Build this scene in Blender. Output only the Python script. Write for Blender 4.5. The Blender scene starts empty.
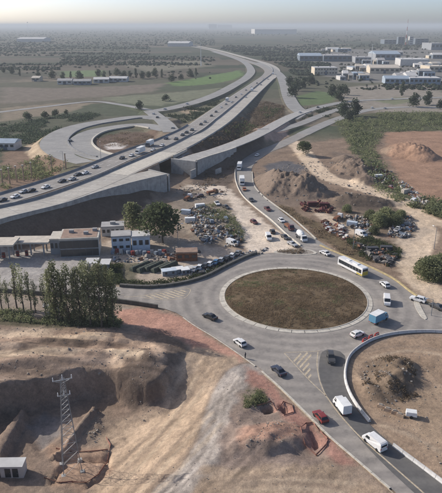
import bpy, bmesh, math, random
import numpy as np
from mathutils import Vector, Matrix
random.seed(7); rng = np.random.default_rng(11)
R = math.radians
scene = bpy.context.scene
C = scene.collection

# ------------------------------------------------------------------ camera
F, CX, CY, CAMH = 590.0, 221.0, 246.5, 75.0
PITCH = math.atan(221.5 / F)
cam_data = bpy.data.cameras.new('camera'); cam = bpy.data.objects.new('camera', cam_data); C.objects.link(cam)
cam.location = (0, 0, CAMH); cam.rotation_euler = (math.pi / 2 - PITCH, 0, 0)
cam_data.sensor_fit = 'HORIZONTAL'; cam_data.sensor_width = 36.0; cam_data.lens = 36.0 * F / 442.0
cam_data.clip_start = 1.0; cam_data.clip_end = 150000.0
scene.camera = cam
# ------------------------------------------------------------------ sky, sun, exposure
SUN_EL, SUN_AZ = 30.0, 66.0          # elevation; degrees from +Y towards -X
w = bpy.data.worlds.new('World'); scene.world = w; w.use_nodes = True
nt = w.node_tree; bgn = nt.nodes['Background']
sky = nt.nodes.new('ShaderNodeTexSky'); sky.sky_type = 'NISHITA'; sky.sun_disc = False
sky.sun_elevation = R(SUN_EL); sky.sun_rotation = R(-SUN_AZ); sky.dust_density = 1.5; sky.air_density = 0.48; sky.ozone_density = 1.0
nt.links.new(sky.outputs[0], bgn.inputs[0]); bgn.inputs[1].default_value = 0.15
sd = Vector((-math.sin(R(SUN_AZ)) * math.cos(R(SUN_EL)), math.cos(R(SUN_AZ)) * math.cos(R(SUN_EL)), math.sin(R(SUN_EL))))
sl = bpy.data.lights.new('sun', 'SUN'); sl.energy = 3.5; sl.angle = R(0.6); sl.color = (1.0, 0.95, 0.88)
so = bpy.data.objects.new('sun', sl); C.objects.link(so); so.rotation_euler = (-sd).to_track_quat('-Z', 'Y').to_euler(); so.location = (-300, 200, 400)
scene.view_settings.view_transform = 'Standard'; scene.view_settings.look = 'None'
scene.view_settings.exposure = 0.42; scene.view_settings.gamma = 1.0
scene.render.engine = 'CYCLES'; scene.cycles.use_denoising = True
scene.cycles.max_bounces = 4; scene.cycles.diffuse_bounces = 2; scene.cycles.glossy_bounces = 2; scene.cycles.volume_bounces = 0
scene.cycles.transparent_max_bounces = 4

# ------------------------------------------------------------------ pixel <-> place
cp, sp = math.cos(PITCH), math.sin(PITCH)
def ray(px, py):
    a = (px - CX) / F; b = -(py - CY) / F
    return (a, cp + b * sp, -sp + b * cp)
def P(px, py, z=0.0):
    d = ray(px, py); t = (z - CAMH) / d[2]
    return (d[0] * t, d[1] * t, z)
def P2(px, py, z=0.0): return P(px, py, z)[:2]
def PP(pts, z=0.0): return np.array([P2(x, y, z) for x, y in pts])
def smooth(pts, step=2.0, closed=False):
    """Catmull-Rom through points of any dimension"""
    p = np.array(pts, float); n = len(p); out = []
    rngi = range(n) if closed else range(n - 1)
    for i in rngi:
        if closed: a, b, c, d = p[(i - 1) % n], p[i], p[(i + 1) % n], p[(i + 2) % n]
        else: a, b, c, d = p[max(i - 1, 0)], p[i], p[i + 1], p[min(i + 2, n - 1)]
        k = max(2, min(24, int(np.linalg.norm((c - b)[:2]) / step)))
        for t in np.arange(k) / k:
            out.append(0.5 * (2 * b + (c - a) * t + (2 * a - 5 * b + 4 * c - d) * t * t + (3 * b - a - 3 * c + d) * t ** 3))
    if not closed: out.append(p[-1])
    return np.array(out)
def lin(*c):
    o = []
    for v in c:
        v /= 255.0
        o.append(v / 12.92 if v < 0.04045 else ((v + 0.055) / 1.055) ** 2.4)
    return np.array(o)

# ------------------------------------------------------------------ noise
def hsh(ix, iy, s):
    h = (ix.astype(np.int64) * 374761393 + iy.astype(np.int64) * 668265263 + s * 974634533) & 0x7fffffff
    h = ((h ^ (h >> 13)) * 1274126177) & 0x7fffffff
    return ((h ^ (h >> 16)) & 0xffff) / 65535.0
def vnoise(x, y, s=0):
    ix = np.floor(x); iy = np.floor(y); fx = x - ix; fy = y - iy
    fx = fx * fx * (3 - 2 * fx); fy = fy * fy * (3 - 2 * fy)
    a = hsh(ix, iy, s); b = hsh(ix + 1, iy, s); c = hsh(ix, iy + 1, s); d = hsh(ix + 1, iy + 1, s)
    return (a * (1 - fx) + b * fx) * (1 - fy) + (c * (1 - fx) + d * fx) * fy
def fbm(x, y, s=0, o=4):
    v = 0; a = 0.5; t = 0
    for i in range(o):
        v = v + a * vnoise(x, y, s + i * 17); t += a; a *= 0.5; x = x * 2.03 + 5.1; y = y * 2.03 + 1.7
    return v / t
def sstep(a, b, x):
    t = np.clip((x - a) / (b - a), 0, 1); return t * t * (3 - 2 * t)
def inside(poly, x, y):
    r = np.zeros(x.shape, bool); n = len(poly)
    for i in range(n):
        x1, y1 = poly[i]; x2, y2 = poly[(i + 1) % n]
        if y1 == y2: continue
        c = ((y1 > y) != (y2 > y)) & (x < (x2 - x1) * (y - y1) / (y2 - y1) + x1)
        r ^= c
    return r
def pdist(line, x, y, closed=False):
    """distance to a polyline, interpolated third coordinate, signed side (+ = right of travel)"""
    best = np.full(x.shape, 1e9); zz = np.zeros(x.shape); sg = np.zeros(x.shape)
    n = len(line)
    for i in range(n if closed else n - 1):
        a = line[i]; b = line[(i + 1) % n]
        dx, dy = b[0] - a[0], b[1] - a[1]; L = dx * dx + dy * dy + 1e-9
        t = np.clip(((x - a[0]) * dx + (y - a[1]) * dy) / L, 0, 1)
        ex = x - a[0] - t * dx; ey = y - a[1] - t * dy
        d = np.hypot(ex, ey); m = d < best
        best[m] = d[m]
        if len(a) > 2: zz[m] = (a[2] + t * (b[2] - a[2]))[m]
        sg[m] = (ex * dy - ey * dx)[m]
    return best, zz, sg
def sdist(poly, x, y):
    d = pdist(poly, x, y, True)[0]
    return np.where(inside(poly, x, y), -d, d)

# ------------------------------------------------------------------ road network (pixel traces -> world)
def road3(pts, step=3.0):
    return smooth([P(x, y, z) for x, y, z in pts], step)
ROADS = {}
def addroad(key, pts, hw, side=1.7, wall=None):
    ROADS[key] = dict(line=road3(pts), hw=hw, side=side, wall=wall)
addroad('field_road', [(-30, 116, 0), (0, 112, 0), (50, 106, 0), (92, 101.5, 0), (120, 104.5, 0.5), (150, 110, 2)], 4)
addroad('exit_ramp', [(150, 111, 2), (166, 109, 2), (195, 102, 2.5), (218, 93.5, 2.5), (235, 84.5, 2), (247, 77, 1.5), (251, 70, 1), (245, 62.5, 0.6), (232, 57, 0.5), (213, 51.5, 0.5)], 7)
addroad('link_road', [(150, 111, 2), (158, 117, 3), (166, 124, 5), (172, 132, 7)], 6)
addroad('loop_outer', [(166, 119, 3), (140, 117, 3), (112, 120.5, 3), (88, 124.5, 3), (69, 130, 3), (57, 137.5, 3.4), (54.5, 145, 4), (62, 152, 4.5), (75, 157.5, 5), (92, 161.5, 6.5)], 9)
addroad('loop_inner', [(170, 130, 6), (140, 125, 4), (112, 128, 3.6), (94, 132, 3.6), (83, 138, 3.8), (80, 144, 4), (86, 151, 4.6), (98, 156, 5.5), (110, 158, 7)], 8)
addroad('right_ramp', [(258, 62.5, 0.6), (268, 66.5, 0.8), (279, 74, 1), (284, 83, 1), (288, 95, 1), (294, 106, 1), (303, 113, 1)], 7)
addroad('east_road', [(292, 119, 1.6), (306, 111.5, 1), (326, 105.5, 0.4), (352, 101, 0), (395, 99, 0), (450, 97, 0)], 5)
addroad('east_lane', [(303, 134, 0.4), (318, 127, 0.3), (340, 118, 0), (368, 110, 0), (405, 107, 0), (460, 108, 0)], 5)
addroad('small_ring', [(262, 128.5, 4.6), (268, 131, 3.8), (277, 130.5, 2.6), (288, 127.5, 1.7), (302, 123, .9), (318, 116.5, .4), (336, 110, .1), (356, 105, 0)], 4.5)
addroad('ramp', [(187, 160, 7.6), (200, 155.5, 7.5), (220, 149.5, 7.2), (245, 140, 6.4), (264, 131, 4.6), (280, 122, 2.8), (293, 115.5, 1.6), (306, 110.8, 1.0)], 5.5, 1.15)
addroad('deck_spur', [(-60, 229.5, 8), (-20, 219.5, 8), (0, 214, 8), (50, 202, 8), (85, 191, 8), (115, 182.5, 8), (140, 176.5, 8), (158, 172.5, 8)], 6.2, 1.6)
addroad('carriage_left', [(-60, 219, 8), (-20, 207, 8), (0, 200.5, 8), (31, 191, 8), (62, 181, 8), (88, 172, 8), (122, 157.5, 8), (140, 150.5, 8), (162, 143, 8), (177, 136.5, 8), (193, 128.5, 8), (211, 115.5, 6), (228, 103, 4), (243, 92.5, 2.2), (258, 82, 1.0), (267, 75, 0.8), (268, 70, 0.6), (260, 65.2, 0.5), (246, 60.5, 0.5), (230, 55.3, 0.5), (211, 50, 0.5), (190, 46, 0.4)], 7, 1.6)
addroad('carriage_right', [(-60, 228, 8), (-20, 218, 8), (0, 213, 8), (50, 201, 8), (100, 182.5, 8), (143, 163.5, 8), (166, 153.5, 8), (192, 140.5, 8), (219, 124, 6), (237, 109, 4), (254, 93, 2.2), (268, 80.5, 1.0), (276, 73.5, 0.8), (275, 68, 0.6), (266, 63.4, 0.5), (250, 58.8, 0.5), (232, 53.8, 0.5), (213, 49, 0.5), (192, 45, 0.4)], 6.2, 1.6)
addroad('approach_road', [(330, 258, 0.02), (318, 249, 0.02), (300, 237, 0.02), (281, 220.5, 0.02), (262, 203.5, 0.02), (249, 190, 0.02), (243, 177, 0.02), (246, 164, 0.02), (262, 152.5, 0.03), (282, 144, 0.2), (303, 134, 0.4)], 4.6)

JUNC_PX = [(-60, 281), (0, 283), (60, 285), (120, 287), (150, 288.5), (180, 285), (205, 278), (225, 268), (245, 258.5), (262, 254), (282, 252), (300, 249), (314, 244), (330, 250.5), (350, 259), (375, 270), (395, 281), (412, 294), (430, 305), (475, 322),
           (475, 334), (442, 333), (420, 333), (395, 335), (375, 340), (360, 348), (350, 357), (345, 368), (343, 380), (347, 395), (356, 410), (370, 427), (392, 446), (415, 463), (445, 486), (480, 513),
           (425, 518), (395, 492), (360, 462), (330, 436), (305, 411), (280, 386), (262, 370), (240, 354), (215, 337), (195, 325), (183, 317), (165, 309), (120, 302.5), (60, 296), (0, 291), (-60, 287)]
JUNC = smooth(PP(JUNC_PX), 2.5, True)
ISL_C = np.array(P2(295, 296.5)); ISL_R = 21.0

# underpass corridor
bdir = np.array(P2(192, 140.5, 8)) - np.array(P2(143, 163.5, 8)); bdir /= np.linalg.norm(bdir)
bprp = np.array([bdir[1], -bdir[0]])
UC = np.array(P2(168.5, 152.5, 8))
UM = (np.array(P2(159, 173, 8)) + np.array(P2(186, 161, 7.6))) / 2
UNDER = np.array([UM + (UM - UC) / np.linalg.norm(UM - UC) * 22, UM, UC, UC - (UM - UC) / np.linalg.norm(UM - UC) * 34])

# ------------------------------------------------------------------ terrain heights
PIT_PX = [(-60, 404), (-20, 392), (0, 386), (30, 379), (60, 372.5), (84, 368.5), (102, 370), (118, 374.5), (134, 380), (148, 382), (160, 378), (170, 368), (177, 357), (186, 350), (200, 346), (222, 352), (246, 368), (262, 385), (240, 430), (215, 475), (200, 530), (-100, 530)]
PIT = PP(PIT_PX)
PITR = PP([(186, 347), (204, 345), (222, 352), (246, 368), (258, 385), (240, 430), (225, 460), (212, 530)])
MOUNDS = [  # px, py (base centre), rx, ry, angle, height, roughness
    (288, 188, 18, 14, 0.1, 7.5, .6), (266, 182, 9, 9, 0, 4.5, .5), (312, 194, 9, 8, 0, 4.0, .6), (357, 170, 11, 15, 0.2, 6.0, .7), (366, 182, 7, 7, 0, 3.5, .6), (345, 160, 7, 9, 0, 3.0, .5),
    (366, 203, 14, 5.5, -.12, 3.4, .35), (346, 200, 6, 5, 0, 2.2, .4), (408, 153, 14, 16, .4, 6.5, .3), (424, 158, 10, 10, .4, 4.5, .3), (304, 155, 7, 7, 0, 1.5, .3),
    (213, 226, 11, 12, .5, 2.2, .8), (204, 212, 6, 6, .5, 1.6, .8), (226, 236, 9, 7, .5, 1.2, .8),
    (143, 362, 7, 6, .3, 1.0, .3), (120, 350, 9, 6, .3, .9, .3), (164, 352, 6, 7, 0, 1.2, .3), (30, 343, 18, 3, .1, 1.3, .2), (84, 345, 12, 3.5, .2, 1.0, .3), (20, 361, 14, 2.6, .1, 1.1, .2), (75, 360, 12, 2.2, .15, .9, .2),
    (385, 384, 6.5, 5, .6, 2.4, .9), (397, 368, 4.5, 4, .2, 2.2, .7), (407, 381, 3.5, 3.5, .2, 1.5, .8), (373, 382, 2, 5, .2, -1.6, .4),
    (268, 436, 8, 4.5, .1, 1.4, .9), (256, 446, 6, 3, .1, .9, .9), (247, 400, 3.5, 4, .5, .9, .9), (312, 448, 4, 3.0, .3, -1.0, .2),
    (40, 428, 2, 2, 0, 0, .1),
    (265, 141, 9, 6, .3, 3.0, .3),
]
def mound(X, Y, z, m):
    px, py, rx, ry, an, h, ro = m
    cx, cy = P2(px, py); c, s = math.cos(an), math.sin(an)
    k = (np.abs(X - cx) < 2.2 * max(rx, ry)) & (np.abs(Y - cy) < 2.2 * max(rx, ry))
    x = X[k] - cx; y = Y[k] - cy
    u = (x * c + y * s) / rx; v = (-x * s + y * c) / ry
    r = np.hypot(u, v) * (1 + ro * 0.42 * (fbm(X[k] / 4.5, Y[k] / 4.5, 5, 5) - 0.5) * 2)
    f = np.clip(1.15 - r, 0, 1) ; f = np.where(f > .55, .55 + (f - .55) * .6, f)
    z[k] = z[k] + h * f / .82 * (1 + ro * .5 * (fbm(X[k] / 1.3, Y[k] / 1.3, 8) - .5) * 2) + np.where(f > .02, np.sign(h) * ro * .8 * (fbm(X[k] / 1.9, Y[k] / 1.9, 9, 5) - .5) * np.minimum(f * 3, 1), 0)
HOLES = [((308, 432), (313, 427), (318, 434), (322, 436), (322, 443), (316, 446), (311, 438)), ((261, 407), (271, 405), (276, 411), (265, 414)), ((279, 405), (287, 404), (291, 411), (283, 413))]
def heights(X, Y, carve=True):
    z = (fbm(X / 14, Y / 14, 3) - .5) * 0.5
    far = sstep(350, 900, Y)
    z = z * (1 - far) - 0.1
    near = Y < 460
    for m in MOUNDS:
        if m[5]: mound(X, Y, z, m)
    # level ground carrying the loop ramp
    k = (Y > 290) & (Y < 620) & (X < -10) & (X > -190)
    if k.any():
        lp = PP([(168, 117), (140, 115.5), (112, 119), (88, 123), (66, 129), (54, 138), (52, 147), (62, 154), (90, 162), (130, 152), (165, 136)], 3.4)
        z[k] = np.maximum(z[k], 3.3 - np.maximum(sdist(lp, X[k], Y[k]), 0) / 3.0)
    # rough spoil ground, upper left of the excavation
    k = near & (Y < 190) & (X < 10)
    if k.any():
        area = PP([(-60, 330), (0, 322), (60, 330), (118, 322), (170, 330), (185, 350), (175, 372), (150, 400), (100, 372), (0, 392), (-60, 410)])
        d = sdist(area, X[k], Y[k]); a = sstep(2.5, -3.5, d)
        x, y = X[k], Y[k]
        rid = 1 - np.abs(2 * fbm(x / 13, (y + .15 * x) / 3.6, 21, 2) - 1)
        ter = fbm(x / 30, (y + .14 * x) / 5, 25, 2) * 5; ter = np.floor(ter) + sstep(.0, .35, ter - np.floor(ter))
        z[k] += a * (rid * .3 + ter * .7 - 2.0 + (fbm(x / 3.0, y / 1.4, 23, 5) - .5) * .5)
    # excavation
    k = near & (Y < 175) & (X < 25)
    if k.any():
        x, y = X[k], Y[k]
        wx = x + (fbm(x / 3, y / 3, 31) - .5) * 1.6; wy = y + (fbm(x / 3, y / 3, 37) - .5) * 1.6
        d = sdist(PIT, wx, wy)
        dr = pdist(PITR, x, y)[0]
        L = -7.4 * sstep(1.5, 27, dr) + (fbm(x / 5, y / 5, 41, 3) - .5) * .7 + (fbm((x * .86 + y * .5) / .9, (y * .86 - x * .5) / 7, 43, 3) - .5) * .5
        f = sstep(.5, -1.5, d)
        z[k] = z[k] * (1 - f) + L * f
        # ledge, trenches and pads round the tower
        for (poly, dz, ed) in [(PP([(-10, 452), (4, 428), (22, 409), (27, 414), (14, 436), (2, 458)], -6), 2.3, 1.0),
                               (PP([(52, 453), (60, 446), (92, 404), (97, 407), (66, 449), (57, 457)], -6), 1.5, .8),
                               (PP([(50, 456), (60, 450), (108, 452), (107, 457), (60, 457)], -6), -1.0, .6),
                               (PP([(104, 458), (108, 445), (112, 446), (111, 462), (100, 478), (86, 484), (84, 480), (96, 474)], -6), -.8, .6),
                               (PP([(50, 478), (56, 466), (66, 458), (68, 461), (58, 470), (54, 480)], -6), -.8, .6),
                               (PP([(28, 412), (62, 408), (60, 430), (40, 446), (26, 436)], -6), -.6, 1.2),
                               (PP([(72, 412), (96, 410), (100, 424), (86, 440), (74, 440)], -6), .4, 1.5)]:
            dd = sdist(poly, wx, wy); z[k] += dz * sstep(ed * .5, -ed * .7, dd)
    for hpx in HOLES:
        poly = PP(hpx); c = poly.mean(0)
        k = (np.abs(X - c[0]) < 8) & (np.abs(Y - c[1]) < 8)
        d = sdist(poly, X[k], Y[k]); z[k] -= 2.2 * sstep(.3, -.6, d)
    # little ruts on loose dirt
    z += np.where(near, (fbm(X / 1.3, Y / 1.3, 51, 3) - .5) * .26, 0)
    # flat junction
    k = near & (Y < 300)
    d = sdist(JUNC, X[k], Y[k]); f = sstep(5, 1.0, d)
    z[k] = z[k] * (1 - f) - 0.12 * f
    # island bed stays under the island mesh; roads
    for key, r in ROADS.items():
        ln = r['line']; hw = r['hw']; pad = hw + 26
        x0, y0 = ln[:, :2].min(0) - pad; x1, y1 = ln[:, :2].max(0) + pad
        k = (X > x0) & (X < x1) & (Y > y0) & (Y < y1)
        if not k.any(): continue
        d, zr, sg = pdist(ln, X[k], Y[k])
        lift = np.where(Y[k] > 600, .35, np.where(Y[k] > 420, .16, .09))
        e = np.maximum(d - hw - .6, 0)
        lo = zr - lift - e / r['side']; hi = zr - lift + e / 1.3
        if key == 'deck_spur':
            t0 = ln[-1][:2] - ln[-2][:2]; t0 = t0 / np.linalg.norm(t0); al_ = (X[k] - ln[-1][0]) * t0[0] + (Y[k] - ln[-1][1]) * t0[1]
            lo = np.where((sg > 0) & (d > hw + .3), zr - 4.4 - 3.2 * sstep(-16, -3, al_) - np.maximum(e - 1.5, 0) / 2.1, lo)
            lo = np.where(al_ > .8, -50, lo); hi = np.where(al_ > .8, 50, hi)
        if key == 'ramp':
            t0 = ln[1][:2] - ln[0][:2]; t0 = t0 / np.linalg.norm(t0); al_ = (X[k] - ln[0][0]) * t0[0] + (Y[k] - ln[0][1]) * t0[1]
            drop = np.where(al_ < 27, 7.6 - .115 * al_, 4.3 - .22 * (al_ - 27)); rw_ = (sg > 0) & (d > hw + .25) & (al_ < 43)
            lo = np.where(rw_, zr - drop - np.maximum(e - 1.2, 0) / 1.6, lo); lo = np.where(al_ < -.8, -50, lo); hi = np.where(al_ < -.8, 50, hi)
        z[k] = np.clip(z[k], lo, np.maximum(lo, hi))
    if carve:
        d = pdist(UNDER, X, Y)[0]
        m = d < 6.5
        z[m] = np.minimum(z[m], 0.0)
    return z

# grid: fine near the camera, coarser with distance
def grow(start, step, end, g):
    out = []; v = start
    while v < end: v += step; step *= g; out.append(v)
    return out
xs = list(np.arange(-150, 150.01, 0.62)); xr = grow(150, .9, 60000, 1.075); xs = sorted([-v for v in xr] + xs + xr)
ys = list(np.arange(-40, 72, 6.0)) + list(np.arange(72, 250, 0.5)) + list(np.arange(250, 420, .85)) + list(np.arange(420, 700, 2.2)); ys += grow(ys[-1], 2.6, 70000, 1.03)
xs = np.array(xs); ys = np.array(ys)
GX, GY = np.meshgrid(xs, ys)
shp = GX.shape
ZT = heights(GX.ravel(), GY.ravel(), True).reshape(shp)
def sample(Z, x, y):
    i = int(np.clip(np.searchsorted(xs, x) - 1, 0, len(xs) - 2)); j = int(np.clip(np.searchsorted(ys, y) - 1, 0, len(ys) - 2))
    u = (x - xs[i]) / (xs[i + 1] - xs[i]); v = (y - ys[j]) / (ys[j + 1] - ys[j])
    return (Z[j, i] * (1 - u) + Z[j, i + 1] * u) * (1 - v) + (Z[j + 1, i] * (1 - u) + Z[j + 1, i + 1] * u) * v
def hz(x, y): return float(sample(ZT, x, y))
def G(px, py, up=0.0):
    """where the pixel's ray meets the ground (raised by up); returns the ground point below"""
    d = ray(px, py); t = 40.0; 
    tmax = (-9 - CAMH) / d[2] if d[2] < -1e-4 else 60000
    n = 700; prev = t
    for i in range(n):
        t = 40 + (tmax - 40) * i / (n - 1)
        x, y, z = d[0] * t, d[1] * t, CAMH + d[2] * t
        if z < hz(x, y) + up: break
        prev = t
    for _ in range(14):
        m = (prev + t) / 2; x, y, z = d[0] * m, d[1] * m, CAMH + d[2] * m
        if z < hz(x, y) + up: t = m
        else: prev = m
    x, y = d[0] * t, d[1] * t
    return Vector((x, y, hz(x, y)))
def on_road(key, px, py, up=0.7):
    """point on an elevated road under the pixel"""
    ln = ROADS[key]['line']; z = 8.0
    for _ in range(12):
        q = P(px, py, z + up)
        zr = pdist(ln, np.array([q[0]]), np.array([q[1]]))[1][0]; z = .5 * z + .5 * zr
    return Vector((q[0], q[1], z))

# ------------------------------------------------------------------ materials
MATS = {}
def newmat(name):
    m = bpy.data.materials.new(name); m.use_nodes = True; MATS[name] = m
    n = m.node_tree.nodes; return m, m.node_tree, n['Principled BSDF']
def ramp2(nt, fac, a, b, p0=.3, p1=.7):
    r = nt.nodes.new('ShaderNodeMapRange'); r.inputs[1].default_value = p0; r.inputs[2].default_value = p1
    nt.links.new(fac, r.inputs[0])
    mx = nt.nodes.new('ShaderNodeMix'); mx.data_type = 'RGBA'
    nt.links.new(r.outputs[0], mx.inputs[0])
    for i, v in ((6, a), (7, b)):
        if hasattr(v, 'is_output'): nt.links.new(v, mx.inputs[i])
        else: mx.inputs[i].default_value = (*v, 1)
    return mx.outputs[2]
def noise(nt, scale, detail=4, rough=.6, vec=None, sc3=None):
    t = nt.nodes.new('ShaderNodeTexNoise'); t.inputs['Scale'].default_value = scale; t.inputs['Detail'].default_value = detail; t.inputs['Roughness'].default_value = rough
    if vec is not None:
        if sc3:
            mp = nt.nodes.new('ShaderNodeMapping'); mp.inputs['Scale'].default_value = sc3[:3]
            if len(sc3) > 3: mp.inputs['Rotation'].default_value = (0, 0, sc3[3])
            nt.links.new(vec, mp.inputs[0]); vec = mp.outputs[0]
        nt.links.new(vec, t.inputs['Vector'])
    return t.outputs['Fac']
def mul(nt, a, b, f=1.0):
    mx = nt.nodes.new('ShaderNodeMix'); mx.data_type = 'RGBA'; mx.blend_type = 'MULTIPLY'; mx.inputs[0].default_value = f
    nt.links.new(a, mx.inputs[6]); nt.links.new(b, mx.inputs[7]); return mx.outputs[2]
def bump(nt, bs, h, strength, dist):
    b = nt.nodes.new('ShaderNodeBump'); b.inputs['Strength'].default_value = strength; b.inputs['Distance'].default_value = dist
    nt.links.new(h, b.inputs['Height']); nt.links.new(b.outputs[0], bs.inputs['Normal'])
def geo(nt): return nt.nodes.new('ShaderNodeNewGeometry').outputs['Position']
def plain(name, c, rough=.75, var=.25, scale=1.2, metal=0, b=0.0, obj=True):
    """flat colour with soiling noise"""
    m, nt, bs = newmat(name); c = np.array(c)
    v = geo(nt)
    f = noise(nt, scale, 5, .65, v)
    col = ramp2(nt, f, tuple(c * (1 - var)), tuple(np.minimum(c * (1 + var * .6), .9)))
    nt.links.new(col, bs.inputs['Base Color']); bs.inputs['Roughness'].default_value = rough; bs.inputs['Metallic'].default_value = metal
    bs.inputs['Specular IOR Level'].default_value = .3
    if b: bump(nt, bs, noise(nt, scale * 6, 4, .7, v), .6, b)
    return m
def paint_mat(name, c, rough=.35):
    """vehicle paint with road dust"""
    m, nt, bs = newmat(name); v = nt.nodes.new('ShaderNodeTexCoord').outputs['Object']
    f = noise(nt, 2.2, 4, .6, v); c = np.array(c)
    nt.links.new(ramp2(nt, f, tuple(c), tuple(c * .72 + lin(150, 135, 115) * .18), .35, .85), bs.inputs['Base Color'])
    bs.inputs['Roughness'].default_value = rough; bs.inputs['Coat Weight'].default_value = .3; bs.inputs['Coat Roughness'].default_value = .15
    return m
def leaf_mat(name, a, b, sc=.6):
    m, nt, bs = newmat(name)
    f = noise(nt, sc, 3, .6, geo(nt)); oi = nt.nodes.new('ShaderNodeObjectInfo')
    c = ramp2(nt, f, a, b, .3, .7)
    hs = nt.nodes.new('ShaderNodeHueSaturation'); nt.links.new(c, hs.inputs['Color'])
    mr = nt.nodes.new('ShaderNodeMapRange'); mr.inputs[3].default_value = .75; mr.inputs[4].default_value = 1.3
    nt.links.new(oi.outputs['Random'], mr.inputs[0]); nt.links.new(mr.outputs[0], hs.inputs['Value'])
    nt.links.new(hs.outputs[0], bs.inputs['Base Color']); bs.inputs['Roughness'].default_value = .7; bs.inputs['Specular IOR Level'].default_value = .15
    tl = nt.nodes.new('ShaderNodeBsdfTranslucent'); nt.links.new(hs.outputs[0], tl.inputs['Color']); mxs = nt.nodes.new('ShaderNodeMixShader'); mxs.inputs[0].default_value = .5
    nt.links.new(bs.outputs[0], mxs.inputs[1]); nt.links.new(tl.outputs[0], mxs.inputs[2]); nt.links.new(mxs.outputs[0], nt.nodes['Material Output'].inputs['Surface'])
    return m

def ground_mat():
    m, nt, bs = newmat('ground'); v = geo(nt)
    at = nt.nodes.new('ShaderNodeAttribute'); at.attribute_name = 'Col'
    g = noise(nt, 1.1, 10, .74, v); gf = noise(nt, 5.0, 6, .8, v); g2 = noise(nt, .11, 5, .6, v); g3 = noise(nt, .35, 5, .62, v)
    c = mul(nt, at.outputs['Color'], ramp2(nt, g, (.62, .62, .63), (1.28, 1.26, 1.22), .28, .72))
    c = mul(nt, c, ramp2(nt, gf, (.72, .72, .72), (1.22, 1.21, 1.2), .3, .7))
    c = mul(nt, c, ramp2(nt, g2, (.78, .77, .76), (1.18, 1.18, 1.18), .3, .7))
    c = mul(nt, c, ramp2(nt, g3, (.9, .9, .9), (1.08, 1.08, 1.07), .32, .68))
    nt.links.new(c, bs.inputs['Base Color']); bs.inputs['Roughness'].default_value = .95; bs.inputs['Specular IOR Level'].default_value = .1
    ad = nt.nodes.new('ShaderNodeMath'); ad.operation = 'ADD'
    nt.links.new(noise(nt, 1.6, 12, .78, v), ad.inputs[0]); nt.links.new(g3, ad.inputs[1])
    bump(nt, bs, ad.outputs[0], .85, .22)
    return m
def asphalt_mat(name, base, dusty, patch=.35):
    m, nt, bs = newmat(name); v = geo(nt)
    a = noise(nt, .09, 5, .62, v); b = noise(nt, .8, 6, .7, v); s = noise(nt, .5, 3, .5, v, (.25, 1.2, 1, .7))
    c = ramp2(nt, a, tuple(base), tuple(dusty), .32, .68)
    c = mul(nt, c, ramp2(nt, b, (.82, .82, .82), (1.12, 1.11, 1.1), .3, .7))
    c = mul(nt, c, ramp2(nt, s, (.84, .84, .85), (1.08, 1.08, 1.07), .3, .7))
    nt.links.new(c, bs.inputs['Base Color']); bs.inputs['Roughness'].default_value = .85; bs.inputs['Specular IOR Level'].default_value = .25
    bump(nt, bs, noise(nt, 9, 4, .7, v), .4, .02)
    return m
ground_mat()
asphalt_mat('asphalt', (.240, .224, .204), (.315, .290, .260))
def worn_junction():
    m, nt, bs = newmat('asphalt_ring'); v = geo(nt)
    a = noise(nt, .07, 5, .62, v); b = noise(nt, .8, 6, .72, v); st = noise(nt, .22, 6, .75, v)
    c = ramp2(nt, a, (.225, .208, .188), (.325, .296, .262), .32, .68)
    dv = nt.nodes.new('ShaderNodeVectorMath'); dv.operation = 'DISTANCE'; nt.links.new(v, dv.inputs[0]); dv.inputs[1].default_value = (ISL_C[0], ISL_C[1], 0)
    ns = nt.nodes.new('ShaderNodeMath'); ns.operation = 'MULTIPLY_ADD'; nt.links.new(a, ns.inputs[0]); ns.inputs[1].default_value = 2.2; nt.links.new(dv.outputs['Value'], ns.inputs[2])
    sn = nt.nodes.new('ShaderNodeMath'); sn.operation = 'SINE'; ml = nt.nodes.new('ShaderNodeMath'); ml.operation = 'MULTIPLY'; ml.inputs[1].default_value = 1.65; nt.links.new(ns.outputs[0], ml.inputs[0]); nt.links.new(ml.outputs[0], sn.inputs[0])
    c = mul(nt, c, ramp2(nt, sn.outputs[0], (.86, .86, .87), (1.06, 1.055, 1.05), -.7, .9))
    c = mul(nt, c, ramp2(nt, b, (.84, .84, .84), (1.12, 1.11, 1.1), .3, .7)); c = mul(nt, c, ramp2(nt, st, (.70, .70, .71), (1.05, 1.04, 1.03), .30, .48))
    nt.links.new(c, bs.inputs['Base Color']); bs.inputs['Roughness'].default_value = .85; bs.inputs['Specular IOR Level'].default_value = .25; bump(nt, bs, noise(nt, 9, 4, .7, v), .4, .02)
worn_junction()
asphalt_mat('asphalt_dark', (.105, .102, .100), (.150, .142, .132))
asphalt_mat('asphalt_far', (.235, .23, .22), (.31, .30, .28))
asphalt_mat('concrete_deck', (.34, .315, .275), (.45, .42, .37))
plain('concrete', (.36, .345, .32), .85, .3, .5, b=.02)
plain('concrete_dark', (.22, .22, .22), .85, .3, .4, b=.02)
plain('concrete_pale', (.50, .46, .39), .85, .25, .8, b=.02)
plain('kerb_yellow', (.48, .38, .20), .85, .3, .8)
plain('white_paint', (.62, .60, .55), .7, .3, .9)
plain('cream_marking', (.47, .39, .28), .85, .4, 1.6)
plain('white_barrier', (.54, .52, .49), .7, .2, 1.0)
plain('dark_wall', (.10, .095, .085), .9, .4, .7)
plain('black_rubber', (.02, .02, .02), .8, .2, 3)
plain('dark_metal', (.06, .06, .065), .6, .3, 2)
plain('steel', (.24, .25, .26), .45, .25, 2, metal=.3)
plain('white_panel', (.68, .68, .66), .6, .15, .8)
plain('roof_cream', (.52, .46, .38), .8, .25, .5)
plain('roof_orange', (.29, .20, .15), .85, .35, .6)
plain('roof_grey', (.34, .33, .32), .85, .3, .3)
plain('roof_white', (.50, .49, .47), .8, .2, .2)
plain('roof_blue', (.30, .36, .42), .7, .2, .3)
plain('wall_white', (.52, .50, .47), .85, .2, .5)
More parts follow.
